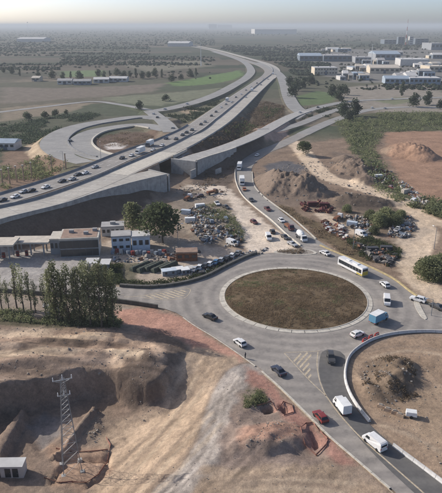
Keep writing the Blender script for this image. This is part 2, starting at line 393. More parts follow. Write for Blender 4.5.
plain('wall_cream', (.55, .47, .36), .85, .2, .3)
plain('wall_blue', (.29, .34, .39), .8, .2, .3)
plain('wall_grey', (.27, .28, .29), .85, .2, .3)
plain('wall_slate', (.13, .16, .19), .8, .2, .3)
plain('shed_blue', (.50, .56, .61), .6, .2, .6)
plain('rust', (.20, .085, .045), .9, .5, 1.5)
plain('red_metal', (.22, .04, .035), .7, .3, 2)
plain('dark_red', (.10, .028, .03), .8, .45, 1.5)
plain('orange_net', (.28, .135, .10), .8, .3, 2)
plain('red_plastic', (.33, .05, .045), .6, .25, 2)
plain('tarp_green', (.075, .085, .065), .85, .35, 1)
plain('tan_block', (.42, .31, .22), .9, .3, 1)
plain('bark', (.10, .078, .058), .9, .35, 2)
plain('stone', (.30, .262, .22), .95, .4, 1, b=.03)
plain('stone_grey', (.23, .21, .19), .95, .4, 1, b=.03)
plain('junk_white', (.46, .44, .41), .8, .35, 2)
plain('junk_dark', (.09, .085, .085), .8, .5, 2)
plain('junk_rust', (.23, .12, .075), .9, .5, 2)
plain('junk_blue', (.20, .235, .28), .8, .4, 2)
plain('yellow_panel', (.50, .38, .06), .5, .2, 2)
plain('skin', (.36, .21, .15), .7, .1, 5)
plain('dark_cloth', (.03, .032, .04), .9, .3, 5)
plain('lamp_red', (.35, .02, .02), .4, .1, 4)
plain('lamp_clear', (.65, .65, .62), .2, .1, 4)
m, nt_, bs_ = newmat('glass'); bs_.inputs['Base Color'].default_value = (.018, .022, .026, 1); bs_.inputs['Roughness'].default_value = .12; bs_.inputs['Specular IOR Level'].default_value = .6
m, nt_, bs_ = newmat('window_dark'); bs_.inputs['Base Color'].default_value = (.035, .04, .045, 1); bs_.inputs['Roughness'].default_value = .2
leaf_mat('leaf_dark', (0.055, 0.070, 0.033), (0.101, 0.120, 0.055)); leaf_mat('leaf_olive', (.130, .145, .072), (.225, .238, .125))
leaf_mat('leaf_pale', (.165, .178, .100), (.270, .275, .165)); leaf_mat('leaf_far', (0.043, 0.058, 0.040), (0.081, 0.100, 0.063), .05)
leaf_mat('leaf_scrub', (0.135, 0.154, 0.078), (0.236, 0.244, 0.127), .25); leaf_mat('dry_grass', (.135, .098, .058), (.290, .215, .135), .12)
leaf_mat('leaf_brown', (0.154, 0.114, 0.077), (0.252, 0.192, 0.130), .3)
for nme, c in dict(white=(.72, .71, .69), silver=(.42, .43, .44), grey=(.20, .205, .21), black=(.016, .016, .018), navy=(.022, .03, .055), darkgrey=(.045, .047, .05), red=(.20, .02, .02), maroon=(.11, .018, .02), blue=(.05, .16, .30), skyblue=(.10, .27, .40), orange=(.36, .12, .03), beige=(.42, .36, .28), green=(.06, .10, .07), brown=(.12, .06, .035)).items():
    paint_mat('paint_' + nme, c)

# ------------------------------------------------------------------ mesh helpers
class MB:
    def __init__(s): s.v = []; s.f = []; s.m = []
    def add(s, vs, fs, mi=0):
        o = len(s.v); s.v += [tuple(v) for v in vs]; s.f += [tuple(i + o for i in f) for f in fs]; s.m += [mi] * len(fs); return s
    def box(s, x0, y0, z0, x1, y1, z1, mi=0, M=None, taper=0):
        t = taper
        vs = [(x0, y0, z0), (x1, y0, z0), (x1, y1, z0), (x0, y1, z0), (x0 + t, y0 + t, z1), (x1 - t, y0 + t, z1), (x1 - t, y1 - t, z1), (x0 + t, y1 - t, z1)]
        if M is not None: vs = [M @ Vector(v) for v in vs]
        return s.add(vs, [(3, 2, 1, 0), (4, 5, 6, 7), (0, 1, 5, 4), (1, 2, 6, 5), (2, 3, 7, 6), (3, 0, 4, 7)], mi)
    def beam(s, a, b, r, mi=0, n=4, r2=None):
        a = Vector(a); b = Vector(b); d = (b - a); q = d.to_track_quat('Z', 'Y'); r2 = r if r2 is None else r2
        vs = []
        for p, rr in ((a, r), (b, r2)):
            for i in range(n):
                t = 2 * math.pi * (i + .5) / n; vs.append(p + q @ Vector((math.cos(t) * rr, math.sin(t) * rr, 0)))
        fs = [(i, (i + 1) % n, n + (i + 1) % n, n + i) for i in range(n)] + [tuple(range(n))[::-1], tuple(range(n, 2 * n))]
        return s.add(vs, fs, mi)
    def profile(s, pts, mi=0):
        """side profile [(x, z, halfwidth)] swept across the width"""
        n = len(pts); vs = [(x, -h, z) for x, z, h in pts] + [(x, h, z) for x, z, h in pts]
        fs = [(i, (i + 1) % n, n + (i + 1) % n, n + i) for i in range(n)] + [tuple(range(n))[::-1], tuple(range(n, 2 * n))]
        return s.add(vs, fs, mi)
    def wheel(s, x, y, r, w, mi=0, n=12):
        return s.beam((x, y - w / 2, r), (x, y + w / 2, r), r, mi, n)
    def mesh(s, name, mats):
        me = bpy.data.meshes.new(name); me.from_pydata(s.v, [], s.f)
        for m in mats: me.materials.append(MATS[m] if isinstance(m, str) else m)
        if len(mats) > 1: me.polygons.foreach_set('material_index', s.m)
        me.update(); return me
    def build(s, name, mats, parent=None, loc=None, rz=0):
        if isinstance(mats, str): mats = [mats]
        return link(name, s.mesh(name, mats), parent, loc, rz)
def link(name, me, parent=None, loc=None, rz=0, scale=None):
    o = bpy.data.objects.new(name, me); C.objects.link(o)
    if parent is not None: o.parent = parent
    if loc is not None: o.location = loc
    if rz: o.rotation_euler = (0, 0, rz)
    if scale is not None: o.scale = scale
    return o
def tag(o, label, cat=None, group=None, kind=None):
    o['label'] = label
    if cat: o['category'] = cat
    if group: o['group'] = group
    if kind: o['kind'] = kind
    return o
def thing(name, label, cat, loc, rz=0, group=None):
    return tag(link(name, None, None, loc, rz), label, cat, group)
def npmesh(name, verts, faces, mats, midx=None, smooth_=False):
    me = bpy.data.meshes.new(name); nv = len(verts); nf, k = faces.shape
    me.vertices.add(nv); me.vertices.foreach_set('co', np.asarray(verts, np.float32).ravel())
    me.loops.add(nf * k); me.loops.foreach_set('vertex_index', faces.astype(np.int32).ravel())
    me.polygons.add(nf); me.polygons.foreach_set('loop_start', np.arange(0, nf * k, k, dtype=np.int32)); 
    for m in mats: me.materials.append(MATS[m])
    if midx is not None: me.polygons.foreach_set('material_index', midx.astype(np.int32))
    if smooth_: me.polygons.foreach_set('use_smooth', np.ones(nf, bool))
    me.update(calc_edges=True); me.validate(); return me
def ordinal(i): return ['first', 'second', 'third', 'fourth', 'fifth', 'sixth', 'seventh', 'eighth', 'ninth', 'tenth', 'eleventh', 'twelfth', 'thirteenth', 'fourteenth', 'fifteenth', 'sixteenth', 'seventeenth', 'eighteenth', 'nineteenth', 'twentieth'][i] if i < 20 else ['twenty-first', 'twenty-second', 'twenty-third', 'twenty-fourth', 'twenty-fifth', 'twenty-sixth', 'twenty-seventh', 'twenty-eighth', 'twenty-ninth', 'thirtieth', 'thirty-first', 'thirty-second', 'thirty-third', 'thirty-fourth', 'thirty-fifth', 'thirty-sixth'][i - 20]

# ------------------------------------------------------------------ ground sheet with its own soil colours and painted terrace light
gx, gy = GX.ravel(), GY.ravel(); gz = ZT.ravel()
col = np.zeros((gx.size, 3))
S = .88
def shade(*c):
    c = lin(*c) * S; l = c @ np.array([.3, .59, .11]); return (l + (c - l) * .82) * np.array([1.02, .985, .97])
near_c = shade(158, 140, 120); dirt2 = shade(140, 124, 108)
f = fbm(gx / 18, gy / 18, 61)[:, None]
col[:] = near_c * f + dirt2 * (1 - f)
# far fields: a patchwork of strips
fa = .25; fx = gx * math.cos(fa) + gy * math.sin(fa) * .35; fy = gy * math.cos(fa) - gx * math.sin(fa)
ry = np.floor((fy + 60 * vnoise(fx / 300, fy / 900, 3)) / 95); off = hsh(ry, ry * 0, 9) * 400
rx = np.floor((fx + off) / (150 + 180 * hsh(ry, ry * 0, 4)))
pal = np.array([shade(112, 114, 92), shade(96, 106, 82), shade(128, 120, 102), shade(104, 112, 84), shade(120, 116, 98), shade(88, 100, 76), shade(138, 130, 112), shade(108, 110, 90)])
pc = pal[(hsh(rx, ry, 2) * 7.999).astype(int)] * np.where(gy > 900, .60, .78)[:, None]
t = sstep(360, 470, gy + 60 * (fbm(gx / 40, gy / 40, 5) - .5))[:, None]
t = np.maximum(t, (sstep(-60, -80, gx) * sstep(250, 330, gy))[:, None])
col = col * (1 - t) + pc * t
def PG(pts): return np.array([G(x, y)[:2] for x, y in pts])
def paintpoly(px, c, edge=2.0, wob=2.0, amt=1.0, z=0.0):
    poly = PP(px, z) if not isinstance(px, np.ndarray) else px
    pad = edge + wob + 2
    k = (gx > poly[:, 0].min() - pad) & (gx < poly[:, 0].max() + pad) & (gy > poly[:, 1].min() - pad) & (gy < poly[:, 1].max() + pad)
    if not k.any(): return
    x, y = gx[k], gy[k]
    sc = max(wob * 1.6, .8)
    d = sdist(poly, x, y) + (fbm(x / sc, y / sc, 71) - .5) * 2.4 * wob
    a = (sstep(edge * .5, -edge * .5, d) * amt)[:, None]
    col[k] = col[k] * (1 - a) + shade(*c) * a
def paintline(px, c, hw, edge=1.0, wob=.6, amt=1.0, z=0.0):
    ln = smooth(PG(px) if z == 'g' else PP(px, z), 3); pad = hw + edge + wob + 2
    k = (gx > ln[:, 0].min() - pad) & (gx < ln[:, 0].max() + pad) & (gy > ln[:, 1].min() - pad) & (gy < ln[:, 1].max() + pad)
    x, y = gx[k], gy[k]
    d = pdist(ln, x, y)[0] - hw + (fbm(x / 2.5, y / 2.5, 73) - .5) * 2.4 * wob
    a = (sstep(edge * .5, -edge * .5, d) * amt)[:, None]
    col[k] = col[k] * (1 - a) + shade(*c) * a
# --- far and middle distance
paintpoly([(0, 87), (60, 88), (120, 86), (170, 83), (150, 92), (90, 97), (0, 104)], (126, 118, 106), 12, 8)
paintpoly([(62, 71), (104, 70), (104, 76.5), (64, 77)], (108, 132, 86), 14, 6)
paintpoly([(166, 83), (196, 78), (240, 70), (244, 75), (236, 79), (215, 83.5), (178, 86.5)], (104, 134, 76), 10, 5)
paintpoly([(100, 98), (150, 94), (200, 90), (220, 88), (214, 94), (190, 100), (160, 106), (120, 103)], (122, 128, 104), 8, 6)
paintpoly([(120, 64), (200, 60), (215, 66), (150, 72)], (124, 122, 104), 20, 10)
paintpoly([(0, 108), (60, 103), (92, 103), (70, 112), (20, 120), (0, 124)], (138, 128, 108), 7, 5)
paintpoly([(0, 122), (40, 116), (90, 112), (108, 116), (70, 124), (46, 136), (30, 150), (0, 155)], (92, 96, 76), 6, 5)
paintpoly([(0, 152), (30, 148), (60, 158), (80, 166), (40, 182), (0, 194)], (138, 116, 96), 5, 4)
paintline([(66, 158), (44, 160), (32, 150), (36, 142), (44, 134)], (192, 172, 142), 4.5, 3, 2)
paintpoly([(92, 139), (108, 134), (140, 131), (160, 133), (152, 143), (128, 154), (104, 153), (90, 147)], (112, 94, 80), 5, 4, z=4)
paintpoly([(103, 146), (113, 142.5), (128, 145.5), (121, 150), (108, 150)], (206, 202, 196), 2.5, 1.5, z=3)
paintpoly([(160, 110), (196, 105), (222, 98), (206, 112), (186, 122), (174, 120)], (112, 112, 90), 6, 4, z=2)
paintpoly([(180, 109), (192, 106), (200, 107), (190, 113)], (176, 158, 132), 6, 3, z=2)
paintpoly([(310, 50), (450, 48), (460, 84), (345, 82), (318, 74)], (128, 128, 124), 25, 15)
paintpoly([(296, 96), (318, 91), (340, 95), (330, 103), (300, 106)], (98, 120, 76), 8, 4)
paintpoly([(334, 88), (380, 84), (442, 86), (460, 112), (380, 112), (345, 104)], (150, 144, 132), 10, 8)
paintpoly([(372, 100), (400, 97), (420, 100), (395, 105)], (124, 130, 100), 8, 4)
paintpoly([(262, 70), (285, 76), (300, 90), (296, 98), (290, 90), (284, 76)], (120, 112, 98), 10, 5)
# embankment slopes
paintpoly([(184, 153), (219, 134), (245, 112), (262, 95), (285, 100), (286, 116), (262, 128), (230, 142), (196, 155)], (98, 86, 70), 5, 4, z=5)
paintpoly([(186, 172), (215, 156), (248, 143), (268, 134), (262, 150), (243, 158), (236, 172), (226, 188), (196, 186)], (112, 99, 88), 4, 2.5, z=2)
paintpoly([(-30, 245), (0, 232), (40, 219), (100, 200), (150, 182), (160, 185), (150, 200), (120, 218), (80, 232), (0, 252)], (112, 96, 82), 3, 2, z=1)
paintpoly([(256, 124), (276, 119), (290, 122), (286, 134), (266, 140), (258, 134)], (196, 164, 144), 4, 3, z=3)
# right-hand quarry land
paintpoly([(240, 165), (290, 146), (330, 140), (380, 128), (470, 128), (480, 320), (430, 305), (380, 272), (330, 250), (262, 205)], (146, 126, 106), 6, 4)
paintpoly([(384, 132), (420, 130), (470, 135), (470, 215), (430, 212), (408, 190), (390, 165)], (168, 134, 108), 5, 4)
paintpoly([(330, 118), (380, 112), (450, 112), (460, 130), (385, 132), (372, 150), (400, 185), (420, 205), (400, 206), (375, 190), (358, 160), (345, 140)], (88, 92, 66), 5, 4)
paintpoly([(250, 176), (285, 166), (318, 176), (330, 196), (310, 206), (280, 207), (256, 196)], (136, 120, 105), 5, 3)
paintpoly([(262, 166), (284, 160), (306, 166), (300, 178), (272, 178)], (104, 104, 108), 5, 3)
paintpoly([(334, 152), (368, 156), (382, 186), (356, 188), (336, 174)], (132, 116, 101), 5, 4)
paintpoly([(332, 196), (352, 193), (388, 199), (400, 208), (366, 212), (334, 208)], (108, 96, 84), 4, 2.5)
paintline([(292, 142), (300, 148), (310, 161), (326, 176), (350, 184.5), (388, 196), (414, 211), (422, 230), (418, 245), (410, 262)], (222, 200, 170), 5.4, 2.5, 1.0)
paintline([(408, 208), (430, 220), (460, 228)], (214, 192, 162), 5, 3, 2)
paintline([(424, 230), (400, 242), (374, 239), (345, 228), (322, 214)], (200, 182, 158), 3.4, 2.2, 1.0)
paintline([(414, 250), (414, 268), (428, 288), (450, 300)], (208, 188, 160), 5, 3, 2)
paintpoly([(262, 204), (300, 222), (330, 246), (345, 254), (366, 262), (352, 244), (320, 224), (285, 205)], (112, 98, 72), 3, 2.5)
paintpoly([(345, 212), (395, 208), (415, 218), (412, 236), (372, 236), (345, 225)], (124, 110, 92), 4, 3)
paintpoly([(365, 235), (395, 240), (402, 258), (380, 262), (358, 250)], (110, 96, 80), 4, 3)
# yards left of the roundabout
paintpoly([(186, 184), (226, 186), (240, 200), (262, 220), (296, 246), (276, 252), (250, 256), (242, 240), (222, 215), (196, 204), (172, 200)], (224, 210, 190), 3, 2)
paintpoly([(120, 235), (160, 235), (196, 240), (240, 250), (262, 254), (225, 268), (180, 284), (120, 286), (80, 276), (84, 256)], (182, 168, 150), 3, 2)
paintpoly([(168, 196), (186, 186), (228, 200), (246, 242), (222, 248), (190, 242), (175, 222)], (150, 138, 122), 3, 2.5)
paintpoly([(-60, 252), (60, 248), (96, 262), (100, 278), (118, 288), (-60, 284)], (172, 169, 164), 2, 1)
paintpoly([(88, 268), (116, 262), (140, 262), (136, 284), (96, 286)], (112, 108, 88), 3, 2)
# strip under the left road, red bank, sand ramp
paintpoly([(-60, 290), (0, 294), (60, 298), (120, 304), (135, 312), (118, 322), (60, 318), (-60, 310)], (150, 138, 124), 2, 1.5)
paintpoly([(-60, 310), (0, 314), (60, 318), (120, 324), (100, 332), (0, 326), (-60, 322)], (98, 92, 72), 2.5, 2)
paintpoly([(112, 310), (140, 306), (184, 318), (216, 338), (242, 356), (246, 366), (222, 356), (196, 350), (160, 336), (118, 324)], (182, 138, 118), 2.5, 2)
paintpoly([(-60, 326), (60, 331), (118, 328), (165, 342), (178, 362), (166, 390), (110, 392), (100, 372), (0, 392), (-60, 412)], (156, 134, 114), 2.5, 2)
paintpoly([(150, 330), (188, 342), (186, 366), (170, 385), (130, 390), (116, 372), (140, 352)], (116, 101, 88), 3, 2)
paintpoly([(96, 412), (118, 400), (160, 398), (182, 366), (196, 352), (238, 366), (252, 384), (232, 430), (208, 520), (90, 520)], (178, 156, 130), 3, 2, z=-2)
TRK = [(262, 371), (247, 372), (233, 384), (224, 402), (219, 424), (212, 446), (196, 470), (170, 492)]
paintline(TRK, (120, 108, 98), 4.2, 1.0, .3, .7, z='g')
paintline(TRK, (158, 151, 143), 3.5, .8, .2, 1.0, z='g')
for dx_ in (-7, -2.5, 3, 7): paintline([(x + dx_ * (.6 + .5 * (y - 370) / 120), y + 1) for x, y in TRK], (128, 121, 114) if dx_ in (-7, 3) else (178, 170, 160), .45, .7, .1, .6, z='g')
for ln_, cc, hw_ in (([(-10, 336), (30, 333), (70, 338), (104, 336)], (200, 178, 150), 1.6), ([(-10, 357), (30, 352), (70, 355), (112, 349), (140, 352)], (206, 184, 154), 1.5), ([(20, 346), (50, 343), (80, 347)], (112, 97, 84), 2.0), ([(60, 364), (90, 361), (118, 364)], (196, 172, 144), 1.0), ([(120, 336), (146, 344), (160, 356)], (186, 160, 134), 1.4), ([(0, 372), (30, 366), (56, 362)], (120, 104, 90), 1.6), ([(-10, 346), (14, 343)], (190, 166, 140), 1.4)):
    paintline(ln_, cc, hw_, 1.6, 1.2, .85, z='g')  # lit terrace tops and shaded steps of the spoil, painted into the colour
paintpoly([(246, 366), (262, 374), (300, 412), (330, 440), (352, 462), (345, 468), (322, 452), (300, 440), (270, 405), (250, 388)], (168, 126, 110), 2, 1.2)
paintpoly([(236, 400), (252, 384), (270, 402), (300, 440), (322, 452), (330, 470), (220, 470), (222, 432)], (140, 124, 112), 2.5, 2)
paintpoly([(248, 388), (262, 392), (264, 402), (246, 406)], (116, 110, 90), 2, 1.5)
paintpoly([(240, 432), (262, 424), (296, 428), (304, 440), (270, 448), (244, 446)], (166, 132, 112), 2, 2)
paintpoly([(205, 470), (330, 462), (380, 490), (400, 520), (190, 520)], (166, 146, 122), 2.5, 2)
paintpoly([(-60, 400), (0, 388), (108, 368), (112, 400), (92, 412), (70, 436), (50, 470), (-60, 520)], (140, 122, 106), 3, 1.5, z=-6)
paintpoly([(52, 440), (110, 440), (112, 470), (84, 484), (50, 484)], (166, 138, 114), 2.5, 1.5, z=-6)
paintpoly([(28, 418), (44, 408), (64, 410), (58, 428), (40, 440)], (134, 128, 124), 2, 1, z=-6)
# round plot in the lower right
paintpoly([(470, 336), (442, 335), (395, 337), (362, 350), (347, 366), (346, 388), (360, 412), (395, 445), (470, 500)], (158, 136, 112), 2, 1)
paintpoly([(364, 362), (396, 358), (414, 372), (412, 396), (386, 404), (366, 396)], (122, 106, 88), 3, 2.5)
paintpoly([(405, 400), (442, 385), (470, 420), (470, 470), (430, 460)], (168, 146, 120), 4, 3)
ux, uy = P2(215, 372, -1); vx, vy = P2(120, 480, -4); dl = math.hypot(ux - vx, uy - vy); ex, ey = (ux - vx) / dl, (uy - vy) / dl
reg = PP([(96, 412), (118, 402), (160, 398), (182, 366), (196, 352), (240, 366), (254, 384), (236, 430), (300, 462), (380, 492), (400, 530), (60, 530), (90, 480)], -2)
k = (gy < 170) & (gx < 40) & (gx > -60); a_ = sstep(3, -4, sdist(reg, gx[k], gy[k]))
al = gx[k] * ex + gy[k] * ey; ac = -gx[k] * ey + gy[k] * ex
ac = ac + 3.0 * np.sin(al / 14) + 2 * (fbm(gx[k] / 12, gy[k] / 12, 87) - .5)
st = fbm(al / 11, ac / .85, 81, 3); st2 = fbm(al / 16, ac / 3.2, 83, 3)
col[k] *= (1 + a_ * ((st - .5) * .85 + (st2 - .5) * .6))[:, None]
spoil = PP([(-60, 326), (60, 331), (118, 328), (165, 342), (190, 352), (166, 390), (110, 392), (100, 372), (0, 392), (-60, 412)])
a_ = sstep(3, -4, sdist(spoil, gx[k], gy[k])); st = fbm(gx[k] / 9, (gy[k] + .12 * gx[k]) / 1.3, 85, 4)
col[k] *= (1.08 + a_ * (st - .5) * 1.1)[:, None]
# tyre tracks in the sand
for a, b, c_ in [((130, 480), (165, 450), (205, 410)), ((140, 490), (178, 462), (214, 424)), ((120, 440), (150, 415), (190, 372)), ((112, 462), (152, 430), (196, 380)), ((230, 480), (290, 474), (350, 478)), ((226, 486), (290, 482), (340, 488)), ((366, 352), (400, 345), (440, 350)), ((375, 420), (405, 430), (440, 450))]:
    paintline([a, b, c_], (138, 122, 106), .55, .8, .3, .55, z=-1.5 if a[0] < 220 else 0)
    a2 = [(p[0] + 6, p[1] + 5) for p in (a, b, c_)]
    paintline(a2, (190, 172, 146), .5, .8, .3, .5, z=-1.5 if a[0] < 220 else 0)
col *= (1 + .12 * sstep(260, 170, gy))[:, None]
ny, nx = shp
idx = np.arange(ny * nx).reshape(shp)
fc = np.stack([idx[:-1, :-1], idx[:-1, 1:], idx[1:, 1:], idx[1:, :-1]], -1).reshape(-1, 4)
me = npmesh('ground', np.stack([gx, gy, gz], 1), fc, ['ground'], smooth_=True)
ca = me.color_attributes.new('Col', 'FLOAT_COLOR', 'POINT')
ca.data.foreach_set('color', np.concatenate([np.clip(col, .01, .8), np.ones((gx.size, 1))], 1).astype(np.float32).ravel())
o = link('ground', me); tag(o, 'bare earth, excavation, fields and dirt tracks of the whole plain', kind='structure')

# ------------------------------------------------------------------ roads
def offset(line, d):
    ln = np.asarray(line)[:, :2]; t = np.gradient(ln, axis=0); t /= np.linalg.norm(t, axis=1)[:, None] + 1e-9
    return ln + np.stack([t[:, 1], -t[:, 0]], 1) * d     # + = right of travel
def ribbon(name, line, hw, mat, th=.25, lift=0.0, parent=None):
    l = offset(line, -hw); r = offset(line, hw); z = line[:, 2] + lift; n = len(line)
    v = [(*l[i], z[i]) for i in range(n)] + [(*r[i], z[i]) for i in range(n)] + [(*l[i], z[i] - th) for i in range(n)] + [(*r[i], z[i] - th) for i in range(n)]
    mb = MB(); fs = []
    for i in range(n - 1):
        j = i + 1
        fs += [(i, n + i, n + j, j), (2 * n + i, 2 * n + j, 3 * n + j, 3 * n + i), (i, j, 2 * n + j, 2 * n + i), (n + i, 3 * n + i, 3 * n + j, n + j)]
    fs += [(0, 2 * n, 3 * n, n), (n - 1, 2 * n - 1, 4 * n - 1, 3 * n - 1)]
    mb.add(v, fs); return mb.build(name, mat, parent)
def strip(name, pts3, prof, mat, parent=None):
    """sweep a profile [(offset to the right, dz)] (closed polygon) along a 3-D line"""
    p = np.asarray(pts3, float); n = len(p); k = len(prof); mb = MB(); v = []
    offs = [offset(p, a) for a, _ in prof]
    for i in range(n):
        for j, (a, dz) in enumerate(prof): v.append((*offs[j][i], p[i, 2] + dz))
    fs = [(i * k + j, i * k + (j + 1) % k, (i + 1) * k + (j + 1) % k, (i + 1) * k + j) for i in range(n - 1) for j in range(k)]
    fs += [tuple(range(k))[::-1], tuple((n - 1) * k + j for j in range(k))]
    mb.add(v, fs); return mb.build(name, mat, parent)
def boxprof(a, b, z0, z1): return [(a, z0), (b, z0), (b, z1), (a, z1)]
jersey = [(-.3, 0), (.3, 0), (.3, .1), (.12, .4), (.09, .85), (-.09, .85), (-.12, .4), (-.3, .1)]
def flat_poly(name, poly, z, mat, parent=None):
    bm = bmesh.new(); vs = [bm.verts.new((p[0], p[1], z)) for p in poly]
    es = [bm.edges.new((vs[i], vs[(i + 1) % len(vs)])) for i in range(len(vs))]
    bmesh.ops.triangle_fill(bm, edges=es, use_beauty=True)
    for f_ in bm.faces:
        if f_.normal.z < 0: f_.normal_flip()
    me = bpy.data.meshes.new(name); bm.to_mesh(me); bm.free(); me.materials.append(MATS[mat])
    return link(name, me, parent)
ROAD_LABEL = dict(field_road='pale road across the fields beyond the loop', exit_ramp='ramp curving left of the motorway beside the green field', link_road='link between loop and motorway queue', loop_outer='outer carriageway of the big loop ramp', loop_inner='inner carriageway of the big loop ramp', right_ramp='ramp descending on the right of the motorway', east_road='road running right past the lawn', east_lane='lane running right past the big dark trees', small_ring='short bend of the unfinished small roundabout', ramp='unfinished grey ramp on the dark embankment', carriage_left='motorway carriageway filled with queued traffic', carriage_right='unfinished beige motorway carriageway', deck_spur='broad unfinished beige deck above the long retaining wall', approach_road='approach road with queued traffic to the roundabout')
ROAD_OBJ = {}
for key, r in ROADS.items():
    mat = {'carriage_right': 'concrete_deck', 'deck_spur': 'concrete_deck', 'ramp': 'concrete', 'carriage_left': 'asphalt', 'approach_road': 'asphalt'}.get(key, 'asphalt_far')
    ro = ribbon('road', r['line'], r['hw'], mat, .9 if key.startswith('carriage') else (.5 if key == 'deck_spur' else .12), lift={'link_road': .03, 'small_ring': .03, 'loop_inner': .05, 'carriage_left': .06, 'carriage_right': .07}.get(key, 0))
    tag(ro, ROAD_LABEL[key], kind='structure'); ROAD_OBJ[key] = ro
for key, every in (('deck_spur', 9.0), ('ramp', 9.0), ('carriage_right', 14.0)):
    r = ROADS[key]; ln = r['line']; d_ = np.concatenate([[0], np.cumsum(np.linalg.norm(np.diff(ln[:, :2], axis=0), axis=1))]); lf = {'carriage_right': .075}.get(key, .006)
    for k in range(1, int(min(d_[-1], 420) / every)):
        a, b = [np.array([np.interp(k * every + t_, d_, ln[:, c_]) for c_ in range(3)]) for t_ in (-.11, .11)]
        n_ = np.array([(b - a)[1], -(b - a)[0]]); n_ = n_ / np.linalg.norm(n_) * (r['hw'] - .1)
        mb = MB(); mb.add([(*(a[:2] - n_), a[2] + lf), (*(a[:2] + n_), a[2] + lf), (*(b[:2] + n_), b[2] + lf), (*(b[:2] - n_), b[2] + lf)], [(0, 1, 2, 3)]); mb.build('deck_joint', 'concrete_dark', ROAD_OBJ[key])
for key, offs_, lf in (('carriage_left', (-2.3, 2.3), .065), ('carriage_right', (0.0,), .078)):
    r = ROADS[key]; mb = MB()
    for of in offs_ + ((-r['hw'] + .5, r['hw'] - .5) if key == 'carriage_left' else ()):
        o2 = offset(r['line'], of); dsh = abs(of) < 3; ln = np.column_stack([o2, r['line'][:, 2]]); d_ = np.concatenate([[0], np.cumsum(np.linalg.norm(np.diff(o2, axis=0), axis=1))])
        for q_ in np.arange(0, min(d_[-1], 700), 9.0):
            seg_ = np.array([[np.interp(q_ + t_, d_, ln[:, c_]) for c_ in range(3)] for t_ in ((0, 3.5) if dsh else (0, 4.5, 9.0))]); l_ = offset(seg_, -.11); r_ = offset(seg_, .11)
            for i_ in range(len(seg_) - 1): mb.add([(*l_[i_], seg_[i_, 2] + lf), (*r_[i_], seg_[i_, 2] + lf), (*r_[i_ + 1], seg_[i_ + 1, 2] + lf), (*l_[i_ + 1], seg_[i_ + 1, 2] + lf)], [(0, 1, 2, 3)])
    o = mb.build('road_marking', 'white_paint', ROAD_OBJ[key]); o['kind'] = 'stuff'
junction = tag(flat_poly('road', JUNC, .035, 'asphalt_ring'), 'grey asphalt of the big roundabout and its arms', kind='structure')
q0, q1 = P2(118, 174, 8)[0], P2(168, 153, 8)[0]
seg_ = np.array([p for p in ROADS['carriage_right']['line'] if q0 < p[0] < q1 and p[1] < 400])
tag(ribbon('road_patch', seg_, 5.2, 'concrete_pale', .05, .13), 'bright new concrete on the bridge deck', kind='structure')
# newer dark asphalt on the lower right arm
dk = smooth(PP([(322, 352), (334, 350), (345, 356), (344, 378), (348, 394), (358, 411), (372, 427), (394, 446), (418, 464), (440, 482), (470, 508), (440, 512), (400, 480), (365, 445), (340, 415), (326, 394), (319, 372)]), 2, True)
tag(flat_poly('road_patch', dk, .040, 'asphalt_dark'), 'darker asphalt lane beside the white barrier', kind='structure')
dk = None
if 0: dk = smooth(PP([(262, 373), (275, 372), (300, 392), (330, 420), (372, 458), (415, 497), (395, 500), (360, 465), (330, 439), (300, 410), (278, 388)]), 2, True)


def line_mark(pts_px, wd, z=.047, mat='cream_marking', dash=None, parent=junction, zz=0):
    ln = smooth(PP(pts_px), 1.5); l = offset(ln, -wd / 2); r_ = offset(ln, wd / 2); mb = MB()
    for i in range(len(ln) - 1):
        if dash and (i // dash) % 2: continue
        mb.add([(*l[i], z), (*r_[i], z), (*r_[i + 1], z), (*l[i + 1], z)], [(0, 1, 2, 3)])
    return mb.build('road_marking', mat, parent)
line_mark([(326, 396), (340, 415), (360, 437), (388, 462), (420, 490), (440, 508)], .32)
line_mark([(264, 375), (282, 391), (304, 413), (330, 438), (360, 464), (396, 496)], .22)
line_mark([(318, 352), (317, 365), (320, 382), (326, 396)], .22)
line_mark([(284, 353), (296, 366), (310, 381), (326, 396)], .22)
line_mark([(285, 352.5), (304, 352), (320, 351)], .22)
line_mark([(124, 297), (140, 296), (174, 289.5), (190, 289), (184, 298), (162, 300), (140, 297)], .2)
line_mark([(0, 286.5), (60, 289.5), (124, 295)], .16, dash=2)
def hatch(polypx, n, dirx, skew, wd, mat='cream_marking'):
    poly = PP(polypx); a = np.array(dirx, float)
    a = np.array(P2(*a[1])) - np.array(P2(*a[0])); a /= np.linalg.norm(a); b = np.array([-a[1], a[0]])
    s = poly @ a; t = poly @ b
    for i in range(n):
        s0 = s.min() + (i + .6) * (s.max() - s.min()) / n
        ts = np.linspace(t.min(), t.max(), 24); pts = np.array([a * (s0 + skew * (q - ts.mean())) + b * q for q in ts])
        ins = inside(poly, pts[:, 0], pts[:, 1])
        if ins.sum() < 3: continue
        pts = pts[ins]; mb = MB(); p, q = pts[0], pts[-1]
        mb.add([(*(p - a * wd / 2), .046), (*(q - a * wd / 2), .046), (*(q + a * wd / 2), .046), (*(p + a * wd / 2), .046)], [(0, 1, 2, 3)])
        mb.build('road_stripe', mat, junction)
hatch([(286, 354), (312, 352.5), (309, 365), (314, 380), (325, 393), (308, 378)], 10, ((300, 355), (324, 395)), -1.1, .75)
hatch([(140, 296.4), (174, 290.2), (189, 289.6), (183, 297.6), (162, 299.4)], 9, ((140, 297), (188, 292)), -.8, .8)

